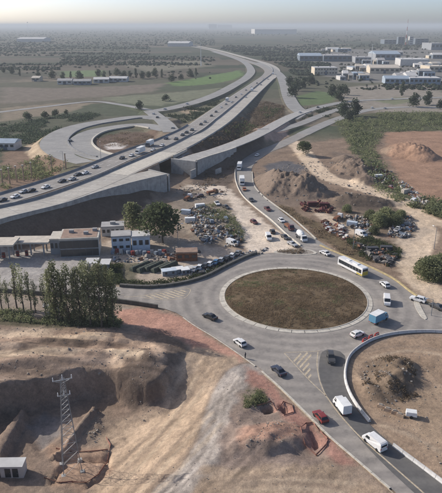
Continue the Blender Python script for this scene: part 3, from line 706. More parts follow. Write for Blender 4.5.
# central island: apron, kerb, domed bed of dry grass
def ring(name, c, r0, r1, z, mat, zin=None, n=96, h=0.12):
    mb = MB(); zin = z if zin is None else zin
    for i in range(n):
        a, b = 2 * math.pi * i / n, 2 * math.pi * (i + 1) / n
        q = lambda rr, t, zz: (c[0] + rr * math.cos(t), c[1] + rr * math.sin(t), zz)
        mb.add([q(r0, a, zin), q(r1, a, z), q(r1, b, z), q(r0, b, zin), q(r1, a, z - h), q(r1, b, z - h)], [(0, 1, 2, 3), (1, 4, 5, 2)])
    return mb.build(name, mat)
isl = thing('central_island', 'round roundabout island of dry brown grass with pale apron', 'traffic island', (ISL_C[0], ISL_C[1], 0))
def kid(o, parent): o.parent = parent; o.matrix_parent_inverse = Matrix.Translation(-parent.location); return o
for i in range(40):     # apron slabs with open joints
    a0, a1 = 2 * math.pi * (i + .02) / 40, 2 * math.pi * (i + .98) / 40; mb = MB(); k = 3
    for j in range(k):
        a, b = a0 + (a1 - a0) * j / k, a0 + (a1 - a0) * (j + 1) / k
        q = lambda rr, t, zz: (ISL_C[0] + rr * math.cos(t), ISL_C[1] + rr * math.sin(t), zz)
        mb.add([q(21.0, a, .15), q(22.3, a, .11), q(22.3, b, .11), q(21.0, b, .15), q(22.3, a, 0), q(22.3, b, 0)], [(0, 1, 2, 3), (1, 4, 5, 2)])
    kid(mb.build('apron_slab', 'concrete_pale'), isl)
kid(ring('kerb', ISL_C, 20.75, 21.0, .24, 'concrete_pale', h=.24), isl)
mb = MB(); nr, na = 22, 72; vs = [(ISL_C[0], ISL_C[1], 1.1)]
def isl_z(x, y, r): return .12 + 1.0 * (1 - (r / 20.8) ** 2) + (1 - (r / 20.8)) * .8 * (float(fbm(np.array([x / 5]), np.array([y / 5]), 3)[0]) - .5)
for i in range(1, nr + 1):
    for j in range(na):
        r_ = 20.76 * i / nr; a = 2 * math.pi * j / na; x, y = ISL_C[0] + r_ * math.cos(a), ISL_C[1] + r_ * math.sin(a); vs.append((x, y, isl_z(x, y, r_)))
fs = [(0, 1 + j, 1 + (j + 1) % na) for j in range(na)]
for i in range(nr - 1):
    for j in range(na):
        a = 1 + i * na + j; b = 1 + i * na + (j + 1) % na; fs.append((a, a + na, b + na, b))
mb.add(vs, fs); bed = kid(mb.build('bed', 'dry_grass'), isl)

def blades(n, ptsfun, h, wd, lean=.5):
    """n upright leaf triangles; ptsfun(n) -> xyz"""
    p = ptsfun(n); n = len(p); a = rng.uniform(0, 2 * np.pi, n); hh = h * rng.uniform(.5, 1.4, n); ww = wd * rng.uniform(.6, 1.5, n)
    dx = np.cos(a) * ww / 2; dy = np.sin(a) * ww / 2
    lx = rng.normal(0, lean, n) * hh; ly = rng.normal(0, lean, n) * hh
    v = np.empty((n, 3, 3)); v[:, 0] = p - np.stack([dx, dy, 0 * dx], 1); v[:, 1] = p + np.stack([dx, dy, 0 * dx], 1); v[:, 2] = p + np.stack([lx, ly, hh], 1)
    return v.reshape(-1, 3), np.arange(3 * n).reshape(-1, 3)
def isl_pts(n):
    r_ = 20.5 * np.sqrt(rng.uniform(0, 1, n)); a = rng.uniform(0, 2 * np.pi, n); x = ISL_C[0] + r_ * np.cos(a); y = ISL_C[1] + r_ * np.sin(a)
    k = fbm(x / 1.2, y / 1.2, 91) + rng.uniform(-.2, .2, n) + .9 * (fbm(x / 6, y / 6, 95) - .5) > .42; x, y, r_ = x[k], y[k], r_[k]
    z = .10 + 1.0 * (1 - (r_ / 20.8) ** 2) + (1 - (r_ / 20.8)) * .8 * (fbm(x / 5, y / 5, 3) - .5)
    return np.stack([x, y, z], 1)
v, fcs = blades(52000, isl_pts, .34, .15)
mi = (fbm(v[::3, 0] / 3.5, v[::3, 1] / 3.5, 93) + rng.uniform(-.3, .3, len(fcs)) > .55).astype(int)
mi[fbm(v[::3, 0] / 5.5, v[::3, 1] / 4.0, 97) + rng.uniform(-.12, .12, len(fcs)) > .70] = 2
o = kid(link('grass', npmesh('grass', v, fcs, ['dry_grass', 'leaf_brown', 'leaf_scrub'], mi)), isl); o['kind'] = 'stuff'

# ------------------------------------------------------------------ motorway walls, parapets, bridge
def sub(line, x0, x1):
    return np.array([p for p in line if x0 <= p[0] <= x1])
cr = ROADS['carriage_right']; cl = ROADS['carriage_left']; rp = ROADS['ramp']
def edge3(r, off, lift=0.0):
    o2 = offset(r['line'], off); return np.column_stack([o2, r['line'][:, 2] + lift])
ds = ROADS['deck_spur']; wl = edge3(ds, ds['hw'] + 1.05)
wall = thing('retaining_wall', 'long grey concrete retaining wall below the beige carriageway', 'wall', tuple(wl[len(wl) // 2]))
seg = 4.0; dist = np.concatenate([[0], np.cumsum(np.linalg.norm(np.diff(wl[:, :2], axis=0), axis=1))])
k = 0
while (k + 1) * seg < dist[-1]:
    q = np.array([[np.interp(s_, dist, wl[:, c_]) for c_ in range(3)] for s_ in (k * seg + .03, k * seg + seg / 2, (k + 1) * seg - .03)])
    pz = .012 * ((k * 7) % 5)
    kid(strip('wall_panel', q, boxprof(-.35 + pz, .1 + pz, -8.2 if dist[-1] - k * seg < 22 else -6.2, .45), 'concrete'), wall); k += 1
kid(strip('coping', wl, boxprof(-.5, .22, .45, .7), 'concrete'), wall)
e0 = ds['line'][-1]; dd = e0 - ds['line'][-2]; M = Matrix.Translation((e0[0], e0[1], 0)) @ Matrix.Rotation(math.atan2(dd[1], dd[0]), 4, 'Z')
mb = MB(); mb.box(.1, -ds['hw'] - 1.2, -.5, 1.0, ds['hw'] + 1.5, 8.3, M=M); kid(mb.build('end_wall', 'concrete'), wall)
pr = thing('parapet', 'dark concrete barrier between the traffic queue and the beige carriageway', 'barrier', (0, 0, 0))
mid = edge3(cr, -cr['hw'] - .35, .05); mid = mid[(mid[:, 1] < 1500)]
pr.location = tuple(mid[0]); kid(strip('barrier_wall', mid, [(a * 1.3, b * 1.25) for a, b in jersey], 'concrete_dark'), pr)
pr = thing('parapet', 'far side parapet of the busy motorway carriageway', 'barrier', (0, 0, 0))
fe = edge3(cl, -cl['hw'] - .2, .05); fe = fe[(fe[:, 1] < 430)]; pr.location = tuple(fe[0]); kid(strip('barrier_wall', fe, [(a, b * 1.1) for a, b in jersey], 'concrete_dark'), pr)
pr = thing('parapet', 'right hand edge barrier of the upper motorway', 'barrier', (0, 0, 0))
fe = edge3(cr, cr['hw'] + .1, .05); fe = fe[(fe[:, 0] > UC[0] + 4) & (fe[:, 1] < 900)]; pr.location = tuple(fe[0]); kid(strip('barrier_wall', fe, jersey, 'concrete'), pr)
pr = thing('parapet', 'low kerb along the edge of the unfinished grey ramp', 'barrier', (0, 0, 0))
fe = edge3(rp, rp['hw'] - .2, 0); pr.location = tuple(fe[0]); kid(strip('barrier_wall', fe, boxprof(-.2, .2, 0, .35), 'concrete'), pr)
for kk, lb in (('loop_outer', 'dark kerb wall between the two lanes of the loop ramp'), ('loop_inner', 'pale kerb wall round the dirt island of the loop ramp')):
    lr = ROADS[kk]; fe = edge3(lr, -lr['hw'] + .4 if kk == 'loop_outer' else -lr['hw'] + .3, .05)[6:-4]; pr = thing('kerb_wall', lb, 'kerb', tuple(fe[0])); kid(strip('kerb', fe, boxprof(-.5, .5, 0, .9), 'concrete_dark' if kk == 'loop_outer' else 'concrete_pale'), pr)
# underpass: abutments, soffit beams
bvec = UC - UM; bang = math.atan2(bvec[1], bvec[0]) - math.pi / 2
br = thing('bridge', 'concrete motorway bridge over the dark underpass', 'bridge', (UC[0], UC[1], 0))
ang = math.atan2(bdir[1], bdir[0])
for s_ in (-1, 1):
    mb = MB(); mb.box(s_ * 7.2 - .6, -8.5, -.5, s_ * 7.2 + .6, 26, 7.0); a = mb.build('abutment', 'concrete', br); a.rotation_euler = (0, 0, bang)
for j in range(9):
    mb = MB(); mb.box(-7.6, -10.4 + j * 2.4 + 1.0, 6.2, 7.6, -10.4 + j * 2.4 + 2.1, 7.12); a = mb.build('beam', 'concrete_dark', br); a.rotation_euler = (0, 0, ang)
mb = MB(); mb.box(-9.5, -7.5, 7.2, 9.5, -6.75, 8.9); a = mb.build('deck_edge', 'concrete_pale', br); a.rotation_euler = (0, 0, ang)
# walls carrying the start of the unfinished ramp
rl = edge3(rp, rp['hw'] + .75); d_ = np.concatenate([[0], np.cumsum(np.linalg.norm(np.diff(rl[:, :2], axis=0), axis=1))])
rw = thing('ramp_wall', 'stepped grey concrete wall under the start of the unfinished ramp', 'wall', tuple(rl[0]))
for k in range(11):
    q = np.array([[np.interp(s_, d_, rl[:, c_]) for c_ in range(3)] for s_ in (k * 4 + .04, k * 4 + 2, k * 4 + 3.96)])
    kid(strip('wall_panel', q, boxprof(-.4, .25 + .02 * (k % 3), -8.2 + k * .46 if k < 7 else -4.8 + (k - 7) * .9, .5), 'concrete'), rw)
kid(strip('coping', rl[d_ < 44], boxprof(-.55, .4, .5, .75), 'concrete_pale'), rw)
e0 = rp['line'][0]; dd = rp['line'][1] - e0; ra = math.atan2(dd[1], dd[0]); M = Matrix.Translation((e0[0], e0[1], 0)) @ Matrix.Rotation(ra, 4, 'Z')
mb = MB(); mb.box(-2.6, -rp['hw'] - 1.1, -.5, -1.7, rp['hw'] + 3, e0[2] + .35, M=M); kid(mb.build('end_wall', 'concrete'), rw)
mb = MB(); mb.box(-1.7, -rp['hw'] - 1.0, e0[2] - .5, .6, rp['hw'] + 2.8, e0[2] + .02, M=M); kid(mb.build('approach_slab', 'concrete'), rw)
mb = MB(); mb.box(-8, -rp['hw'] - 1.6, -.5, -2.65, -rp['hw'] - .9, 4.2, M=M); kid(mb.build('wing_wall', 'concrete'), rw)
mb = MB(); mb.box(6, -rp['hw'] - 9, -.5, 12, -rp['hw'] - 8.3, 2.6, M=M); kid(mb.build('wing_wall', 'concrete'), rw)

# ------------------------------------------------------------------ kerbs and barriers round the junction
def kerb_line(px, name, label, mat, prof, cat='kerb', n=2.2, piece='kerb_stone', closed=False, gap=.03):
    ln = smooth(PP(px), 1.0); ln = np.column_stack([ln, np.zeros(len(ln))])
    d = np.concatenate([[0], np.cumsum(np.linalg.norm(np.diff(ln[:, :2], axis=0), axis=1))])
    t = thing(name, label, cat, tuple(ln[0])); k = 0
    while (k + 1) * n <= d[-1] + .01:
        q = np.array([[np.interp(s_, d, ln[:, c_]) for c_ in range(3)] for s_ in (k * n + gap, k * n + n / 2, (k + 1) * n - gap)])
        kid(strip(piece, q, prof, mat), t); k += 1
    return t
jprof = [(-.32, 0), (.32, 0), (.32, .15), (.16, .36), (.11, .72), (-.11, .72), (-.16, .36), (-.32, .15)]
kerb_line([(475, 334.5), (442, 332.5), (420, 332), (395, 334), (375, 339), (360, 347), (350, 356), (346, 367), (345.5, 380), (350, 394), (359, 409), (373, 426)], 'concrete_barrier', 'white concrete barrier curving round the bare earth plot', 'white_barrier', jprof, 'barrier', 2.5, 'barrier_block')
kerb_line([(393, 446), (405, 455), (420, 466), (445, 485), (470, 504)], 'concrete_barrier', 'white low barrier at the lower right road edge', 'white_barrier', jprof, 'barrier', 2.5, 'barrier_block')
kerb_line([(320, 245.5), (330, 250), (350, 258.5), (375, 269.5), (395, 280), (412, 293), (430, 304), (470, 319)], 'kerb', 'yellowish raised kerb on the outer side behind the bus', 'kerb_yellow', boxprof(-.3, .3, 0, .35))
kerb_line([(262, 371.5), (280, 387.5), (305, 412), (330, 437), (360, 463), (395, 493)], 'kerb', 'cream kerb along the outer edge of the bottom road', 'concrete_pale', boxprof(-.2, .2, 0, .16))
kerb_line([(183, 317.5), (195, 326), (215, 338), (240, 355), (259, 369)], 'kerb', 'pale kerb between red bank and the roundabout', 'concrete_pale', boxprof(-.15, .15, 0, .1))
kerb_line([(120, 286.5), (150, 288), (180, 284.5), (205, 277.5), (225, 267.5), (245, 258), (258, 253.5)], 'planter_wall', 'low dark planter wall round the front of the storage yard', 'dark_wall', boxprof(-.5, .5, 0, .9), 'wall', 2.4, 'wall_block')
kerb_line([(-40, 288.5), (0, 291.5), (50, 295.5), (120, 302.5), (160, 308.5)], 'roadside_wall', 'long low dark wall on the near side of the left road', 'dark_wall', boxprof(-.25, .25, 0, 1.1), 'wall', 3.0, 'wall_block')
kerb_line([(235, 170), (236, 182), (242, 195), (255, 207.5), (272, 221), (287, 235), (302, 247)], 'concrete_barrier', 'pale barrier between beige yard and the approach queue', 'concrete_pale', [(a * .9, b * .8) for a, b in jprof], 'barrier', 2.5, 'barrier_block')
kerb_line([(252, 172), (254, 185), (262, 195), (276, 206), (290, 216), (304, 228), (318, 241)], 'kerb', 'pale kerb on the quarry side of the approach road', 'concrete_pale', boxprof(-.25, .25, 0, .3))
def kerb_island(px, label, top='stone', h=.16):
    poly = smooth(PP(px), .8, True); c = poly.mean(0); t = thing('splitter_island', label, 'traffic island', (c[0], c[1], 0)); mb = MB(); n = len(poly)
    inn = c + (poly - c) * .86
    for i in range(n):
        j = (i + 1) % n
        mb.add([(*poly[i], 0), (*poly[j], 0), (*poly[j], h), (*poly[i], h), (*inn[j], h), (*inn[i], h)], [(0, 1, 2, 3), (3, 2, 4, 5)])
    kid(mb.build('kerb', 'concrete_pale'), t); kid(flat_poly('infill', inn, h - .02, top), t); return t
kerb_island([(414, 301.5), (418, 301), (422, 309), (427, 319), (422, 318), (416, 309)], 'small kerbed island beside the dark car at right edge', 'concrete_pale')
kerb_island([(274, 253), (282, 250), (300, 249), (312, 250.5), (316, 254), (296, 255.5)], 'kerbed island with dry shrubs at the yard mouth', 'stone')

# ------------------------------------------------------------------ vehicles
VK = {}
def quad_part(name, mb, mat): return (name, mb.mesh(name, [mat]), mat)
def wheels(L, hw, r, xs_, wd=.24):
    out = []
    for x in xs_:
        for y in (-hw + wd / 2 + .01, hw - wd / 2 - .01):
            mb = MB(); mb.wheel(x, y, r, wd, 0, 14); out.append(('wheel', mb.mesh('wheel', ['black_rubber']), None))
    return out
def glassq(pts): mb = MB(); mb.add(pts, [tuple(range(len(pts)))]); return mb
def lamps(x, y, z, mat, name, back=False):
    out = []
    for s_ in (-1, 1):
        mb = MB(); mb.box(x - .03, s_ * y - .16, z - .08, x + .03, s_ * y + .16, z + .08); out.append((name, mb.mesh(name, [mat]), None))
    return out
def make_car(key, L, H, hw, prof, beltF, roofF, roofB, beltB, hood_z, rw=None):
    """prof: paint body; glass quads from the four greenhouse corners (x,z,halfwidth)"""
    mb = MB(); mb.profile(prof); body = mb.mesh('body', ['paint_white'])
    parts = [('body', body, 'PAINT')]; e = .012
    def P3(p, s_): return (p[0], s_ * (p[2] + 0), p[1])
    def lerp(a, b, t): return tuple(a[i] + (b[i] - a[i]) * t for i in range(3))
    def face(a, b, inset=.1):  # screen between belt a and roof b, pushed outward
        d = 1 if a[0] > b[0] else -1
        lo, hi = lerp(a, b, .12), lerp(a, b, .9)
        return [(lo[0] + d * e * 1.5, -lo[2] + inset, lo[1] + e), (hi[0] + d * e * 1.5, -hi[2] + inset, hi[1] + e), (hi[0] + d * e * 1.5, hi[2] - inset, hi[1] + e), (lo[0] + d * e * 1.5, lo[2] - inset, lo[1] + e)]
    parts.append(('windscreen', glassq(face(beltF, roofF)).mesh('windscreen', ['glass']), None))
    if rw is not False: parts.append(('rear_window', glassq(face(beltB, roofB)).mesh('rear_window', ['glass']), None))
    for s_ in (-1, 1):
        for (u0, u1) in ((.06, .47), (.53, .95)):
            b0, b1 = lerp(beltB, beltF, u0), lerp(beltB, beltF, u1); r0, r1 = lerp(roofB, roofF, u0), lerp(roofB, roofF, u1)
            q = [lerp(b0, r0, .12), lerp(b1, r1, .12), lerp(b1, r1, .88), lerp(b0, r0, .88)]
            parts.append(('side_window', glassq([(x, s_ * (h + e), z) for x, z, h in q]).mesh('side_window', ['glass']), None))
    parts += wheels(L, hw, .33, (-L * .30, L * .31))
    for nm_, x0_, x1_ in (('bumper', L / 2 - .12, L / 2 + .03), ('bumper', -L / 2 - .03, -L / 2 + .12)):
        mb = MB(); mb.box(x0_, -hw + .1, .27, x1_, hw - .1, .48); parts.append((nm_, mb.mesh(nm_, ['dark_metal']), None))
    for s_ in (-1, 1):
        mb = MB(); mb.box(beltF[0] - .42, s_ * (hw + .08) - .09, beltF[1] + .02, beltF[0] - .28, s_ * (hw + .08) + .09, beltF[1] + .16); parts.append(('door_mirror', mb.mesh('door_mirror', ['dark_metal']), None))
    parts += lamps(L / 2 - .04, hw - .28, .66, 'lamp_clear', 'headlight') + lamps(-L / 2 + .04, hw - .2, .78, 'lamp_red', 'tail_light')
    VK[key] = parts
h = .88
def carprof(L, hood, belt, H, rf, rb, bf, bb, trunk, w=.88, wr=.64):
    a = L / 2
    p = [(-a + .08, .28, w - .1), (-a, .62, w - .02), (-a + .04, trunk, w - .06), (bb, belt, w - .04), (rb, H - .04, wr), (rb + .25, H, wr - .03), (rf - .25, H, wr - .03), (rf, H - .05, wr), (bf, belt, w - .04), (a - .35, hood, w - .06), (a - .02, hood - .16, w - .12), (a, .5, w - .06), (a - .1, .26, w - .12)]
    return p, (bf, belt, w - .04), (rf, H - .05, wr), (rb, H - .04, wr), (bb, belt, w - .04)
for key, args in dict(sedan=(4.5, .86, .95, 1.46, .25, -1.0, 1.0, -1.65, .98), hatch=(4.0, .90, .98, 1.52, .3, -1.45, .95, -1.85, 1.0), suv=(4.6, 1.02, 1.12, 1.72, .25, -1.75, .95, -2.15, 1.1)).items():
    p, bF, rF, rB, bB = carprof(*args); make_car(key, args[0], args[3], .88, p, bF, rF, rB, bB, args[1])
def profp(name, pts, mat): mb = MB(); mb.profile(pts); return (name, mb.mesh(name, [mat if mat != 'PAINT' else 'paint_white']), mat)
def boxp(name, b, mat, t=0): mb = MB(); mb.box(*b, taper=t); return (name, mb.mesh(name, [mat if mat != 'PAINT' else 'paint_white']), mat)
# panel van
L = 5.0; a = 2.5
van = [profp('body', [(-a, .35, .9), (-a, 1.75, .92), (-a + .1, 2.05, .84), (-a + .4, 2.14, .8), (1.0, 2.14, .8), (1.25, 2.05, .82), (1.85, 1.22, .9), (2.35, 1.05, .86), (a, .75, .84), (a, .35, .84)], 'PAINT')]
van += [('windscreen', glassq([(1.32, -.72, 2.0), (1.86, -.8, 1.26), (1.86, .8, 1.26), (1.32, .72, 2.0)]).mesh('windscreen', ['glass']), None)]
for s_ in (-1, 1): van += [('side_window', glassq([(.5, s_ * .915, 1.25), (1.6, s_ * .925, 1.25), (1.25, s_ * .87, 1.85), (.5, s_ * .89, 1.85)]).mesh('side_window', ['glass']), None)]
van += [('rear_window', glassq([(-a - .012, -.7, 1.3), (-a - .012, .7, 1.3), (-a - .012, .7, 1.72), (-a - .012, -.7, 1.72)]).mesh('rear_window', ['glass']), None)]
van += wheels(L, .92, .34, (-1.55, 1.6)) + lamps(a, .62, .72, 'lamp_clear', 'headlight') + lamps(-a, .78, 1.0, 'lamp_red', 'tail_light'); VK['van'] = van
# box truck: cab and cargo box
def boxtruck(Lb, H, w_, boxmat='PAINT2'):
    a = (Lb + 1.9) / 2
    t = [profp('cab', [(a - 1.9, .45, w_ - .1), (a - 1.9, 2.25, w_ - .18), (a - .75, 2.3, w_ - .2), (a - .25, 1.35, w_ - .1), (a, 1.15, w_ - .12), (a, .45, w_ - .12)], 'PAINT'),
         ('windscreen', glassq([(a - .70, -w_ + .3, 2.22), (a - .24, -w_ + .2, 1.4), (a - .24, w_ - .2, 1.4), (a - .70, w_ - .3, 2.22)]).mesh('windscreen', ['glass']), None),
         boxp('chassis', (-a + .1, -.45, .5, a - .6, .45, .78), 'dark_metal'), boxp('cargo_box', (-a, -w_, .8, a - 1.98, w_, H), boxmat, .03)]
    for s_ in (-1, 1): t += [('side_window', glassq([(a - 1.5, s_ * (w_ - .12), 1.35), (a - .55, s_ * (w_ - .105), 1.35), (a - .85, s_ * (w_ - .165), 2.1), (a - 1.5, s_ * (w_ - .16), 2.1)]).mesh('side_window', ['glass']), None)]
    t += wheels(Lb, w_ - .06, .42, (-a + 1.2, a - .95), .3) + lamps(a, w_ - .3, .8, 'lamp_clear', 'headlight') + lamps(-a + .02, w_ - .2, .75, 'lamp_red', 'tail_light'); return t
VK['box_van'] = boxtruck(3.2, 2.75, .98, 'white_panel'); VK['lorry'] = boxtruck(6.8, 3.5, 1.22, 'white_panel'); VK['blue_truck'] = boxtruck(4.2, 2.9, 1.1, 'PAINT') + [boxp('roof_panel', (-3.06, -1.13, 2.9, 1.05, 1.13, 2.98), 'white_panel')]
# tanker / mixer
a = 3.6; tk = [x for x in boxtruck(5.2, 1.1, 1.15, 'dark_metal')]
mb = MB(); n = 14; rings = [(-3.4, .55), (-2.9, 1.0), (-1.2, 1.18), (.3, 1.05), (1.2, .6)]
vs = [(x, r_ * math.cos(2 * math.pi * i / n), 2.05 + r_ * math.sin(2 * math.pi * i / n)) for x, r_ in rings for i in range(n)]
fs = [(k_ * n + i, (k_ + 1) * n + i, (k_ + 1) * n + (i + 1) % n, k_ * n + (i + 1) % n) for k_ in range(len(rings) - 1) for i in range(n)] + [tuple(range(n)), tuple((len(rings) - 1) * n + i for i in range(n))[::-1]]
mb.add(vs, fs); tk.append(('drum', mb.mesh('drum', ['white_panel']), None)); VK['mixer'] = tk
# pickup
p, bF, rF, rB, bB = carprof(5.1, .98, 1.05, 1.75, .45, -.35, 1.1, -.5, 1.05); make_car('pickup', 5.1, 1.75, .9, p, bF, rF, rB, bB, .98)
VK['pickup'].append(boxp('load_bed', (-2.4, -.7, 1.0, -.65, .7, 1.075), 'dark_metal'))
VK['flatbed'] = [q for q in boxtruck(4.6, .95, 1.1, 'dark_metal')] + [boxp('load', (-2.9, -.9, .96, .9, .9, 1.7), 'rust', .2)]
# bus
a = 6.0; bus = [profp('body', [(-a, .35, 1.2), (-a, 2.6, 1.2), (-a + .15, 3.0, 1.1), (a - .2, 3.0, 1.1), (a - .02, 2.7, 1.2), (a, .35, 1.18)], 'PAINT'),
     boxp('roof_unit', (-3.0, -.7, 3.0, -.6, .7, 3.22), 'white_panel', .08), boxp('roof_unit', (1.0, -.6, 3.0, 2.6, .6, 3.16), 'white_panel', .08),
     boxp('rear_panel', (-a - .03, -1.16, .45, -a + .01, 1.16, 1.75), 'yellow_panel'), boxp('rear_window', (-a - .025, -1.0, 1.85, -a + .012, 1.0, 2.6), 'glass'), boxp('windscreen', (a - .04, -1.1, 1.1, a + .03, 1.1, 2.6), 'glass'),
     ]
for s_ in (-1, 1):
    for k_ in range(8): bus.append(boxp('side_window', (-a + .5 + k_ * 1.38, min(s_ * 1.19, s_ * 1.215), 1.15, -a + 1.78 + k_ * 1.38, max(s_ * 1.19, s_ * 1.215), 2.35), 'glass'))
    bus.append(boxp('side_stripe', (-a + .05, min(s_ * 1.19, s_ * 1.222), .42, -a + 2.6, max(s_ * 1.19, s_ * 1.222), .95), 'yellow_panel'))
bus += wheels(12, 1.16, .48, (-3.2, 3.4), .3) + lamps(a, .9, .75, 'lamp_clear', 'headlight') + lamps(-a - .03, 1.0, 1.9, 'lamp_red', 'tail_light'); VK['bus'] = bus
# simple far car: body with glass band, wheels
def far_parts():
    p, bF, rF, rB, bB = carprof(4.4, .88, .97, 1.5, .25, -1.25, 1.0, -1.8, .98); mb = MB(); mb.profile(p); g = MB(); e = .02
    for s_ in (-1, 1): g.add([(-1.6, s_ * (.84 + e), 1.0), (.85, s_ * (.84 + e), 1.0), (.2, s_ * (.66 + e), 1.4), (-1.2, s_ * (.66 + e), 1.4)], [(0, 1, 2, 3)])
    g.add([(1.0 + e, -.7, 1.0), (1.0 + e, .7, 1.0), (.3 + e, .58, 1.42), (.3 + e, -.58, 1.42), (-1.82 - e, -.7, 1.03), (-1.82 - e, .7, 1.03), (-1.3 - e, .58, 1.42), (-1.3 - e, -.58, 1.42)], [(0, 1, 2, 3), (4, 5, 6, 7)])
    w_ = MB()
    for x in (-1.35, 1.38):
        for y in (-.78, .78): w_.wheel(x, y, .33, .22, 0, 8)
    return [('body', mb.mesh('body', ['paint_white']), 'PAINT'), ('window_band', g.mesh('window_band', ['glass']), None), ('wheel_set', w_.mesh('wheel_set', ['black_rubber']), None)]
VK['far_car'] = far_parts()
VK['far_lorry'] = [q for q in VK['lorry'] if q[0] in ('cab', 'cargo_box', 'windscreen', 'chassis')]
NAME = dict(sedan='car', hatch='car', suv='car', far_car='car', van='van', box_van='box_truck', lorry='lorry', far_lorry='lorry', blue_truck='box_truck', mixer='mixer_truck', pickup='pickup_truck', flatbed='flatbed_truck', bus='bus')
CAT = dict(car='car', van='van', box_truck='truck', lorry='truck', mixer_truck='truck', pickup_truck='pickup', flatbed_truck='truck', bus='bus')
def place_vehicle(kind, loc, rz, colour, label, group, pitch=0):
    t = thing(NAME[kind], label, CAT[NAME[kind]], loc, rz, group)
    for nm, me_, mt in VK[kind]:
        o = link(nm, me_, t)
        if mt in ('PAINT', 'PAINT2'):
            o.material_slots[0].link = 'OBJECT'; o.material_slots[0].material = MATS['paint_' + colour]
        elif nm == 'cargo_box' and mt: pass
    return t
def veh(kind, px, py, d, colour, label, group=None, road=None, up=.75, sc=1):
    """px,py: visual middle of the vehicle; d: pixel direction of its front"""
    if road:
        a = on_road(road, px, py, up); b = on_road(road, px + d[0], py + d[1], up)
    elif py > 250:
        a = Vector(P(px, py, up)); b = Vector(P(px + d[0], py + d[1], up)); a.z = b.z = .045
    else:
        a = G(px, py, up); b = G(px + d[0], py + d[1], up)
    a.z += .02
    return place_vehicle(kind, a, math.atan2(b.y - a.y, b.x - a.x), colour, label, group)
RB = 'vehicles on the roundabout and its arms'
veh('sedan', 210, 316, (-8, -3.5), 'black', 'black saloon on the left side of the roundabout', RB)
veh('hatch', 240, 342, (-8, -6), 'white', 'white hatchback leaving the roundabout beside the red bank', RB)
veh('sedan', 278.5, 370, (-7, -6.5), 'navy', 'dark blue saloon beside the hatched road triangle', RB)
veh('suv', 331, 357.5, (2, 9), 'darkgrey', 'dark grey car entering the dark lane beside the white barrier', RB)
veh('hatch', 320.5, 416, (-6, -7), 'red', 'red hatchback with dark glass heading up the bottom road', RB)
veh('box_van', 342, 405, (-6, -8), 'white', 'white box truck on the dark lane', RB, up=1.3)
veh('van', 374.5, 441, (-7.5, -6), 'white', 'white panel van nearest the bottom edge', RB, up=1.0)
veh('hatch', 357.5, 333.5, (9, -3.5), 'white', 'white hatchback beside the red plastic barriers', RB)
veh('blue_truck', 379, 317, (9, -4.5), 'skyblue', 'light blue box truck with white roof', RB, up=1.4)
veh('van', 387, 300, (1, 8), 'white', 'small white van above the blue truck', RB, up=1.0)
veh('hatch', 385, 284, (-6, -5), 'white', 'white car just behind the yellow tailed bus', RB)
veh('bus', 352.5, 266, (-14, -7), 'white', 'white city bus with dark windows and yellow rear', RB, up=1.6)
veh('suv', 418, 299, (-9, -2.5), 'white', 'white car by the small kerbed island at right', RB)
veh('sedan', 437, 306, (-9, -4), 'darkgrey', 'dark car at the right edge of the picture', RB)
veh('sedan', 325, 252.5, (-7, -3.5), 'white', 'white saloon entering the roundabout above the island', RB)
veh('sedan', 292.5, 243.5, (7, 3.5), 'silver', 'silver saloon at the mouth of the approach road', RB)
AP = 'vehicles queued on the approach road'
veh('mixer', 301.5, 235.5, (8, 7), 'white', 'white drum truck near the mouth of the approach road', AP, up=1.6)
veh('flatbed', 289, 226.5, (8, 6), 'maroon', 'dark red flatbed truck behind the drum truck', AP, up=1.0)
veh('hatch', 281.5, 220, (7, 6), 'white', 'white car behind the dark red flatbed truck', AP)
veh('pickup', 267.5, 208.5, (7, 6), 'maroon', 'maroon pickup halfway along the approach queue', AP)
veh('sedan', 251.5, 199.5, (5, 6), 'darkgrey', 'dark car at the bend of the approach queue', AP)
veh('hatch', 244.5, 189, (2, 7), 'orange', 'orange car between the lorry and the dark car in the approach queue', AP)
veh('lorry', 242, 180.5, (1, 8), 'white', 'white lorry on the straight of the approach road', AP, up=1.8)
veh('lorry', 239.5, 166, (-3, 9), 'white', 'white tall lorry at the foot of the dark embankment', AP, up=1.8)
veh('hatch', 257, 155, (-8, 4), 'white', 'pale car farthest back on the approach road', AP)
YD = 'vehicles in the beige yard'
veh('sedan', 285, 236.5, (7, 5), 'darkgrey', 'dark saloon parked by the pale barrier of the yard', YD)
veh('van', 268.5, 236.5, (3, 6), 'white', 'white van parked in the beige yard', YD, up=1.0)
veh('hatch', 272.5, 231, (-3, -5), 'black', 'black hatchback behind the white van in the yard', YD)
veh('hatch', 254, 221.5, (7, 4), 'maroon', 'maroon car alone in the middle of the beige yard', YD)
veh('sedan', 226, 206.5, (6, 3), 'darkgrey', 'dark saloon at the top of the beige yard', YD)
veh('flatbed', 212, 192, (8, -2), 'brown', 'rusty brown flatbed truck in front of the wing walls', YD, up=1.0)
veh('hatch', 199.5, 195.5, (-6, 1), 'brown', 'brown car left of the rusty flatbed truck', YD)
veh('pickup', 217, 203, (5, 6), 'white', 'pale pickup behind the dark saloon of the yard', YD)
# parked cars behind the planter wall
PK = [(195, 268.5, 'silver'), (200, 266.5, 'white'), (205.5, 265, 'darkgrey'), (210.5, 263.5, 'white'), (216, 261.5, 'blue'), (221.5, 259.5, 'silver'), (227, 257.5, 'darkgrey'), (232.5, 255, 'white'), (238, 252.5, 'grey')]
for i, (x, y, c_) in enumerate(PK):
    veh('hatch' if i % 2 else 'sedan', x, y, (4, -5) if i % 3 else (5, -4), c_, f'{c_} parked car, {ordinal(i)} from the left in the row behind the planter wall'.replace('darkgrey', 'dark grey'), 'cars parked behind the planter wall')
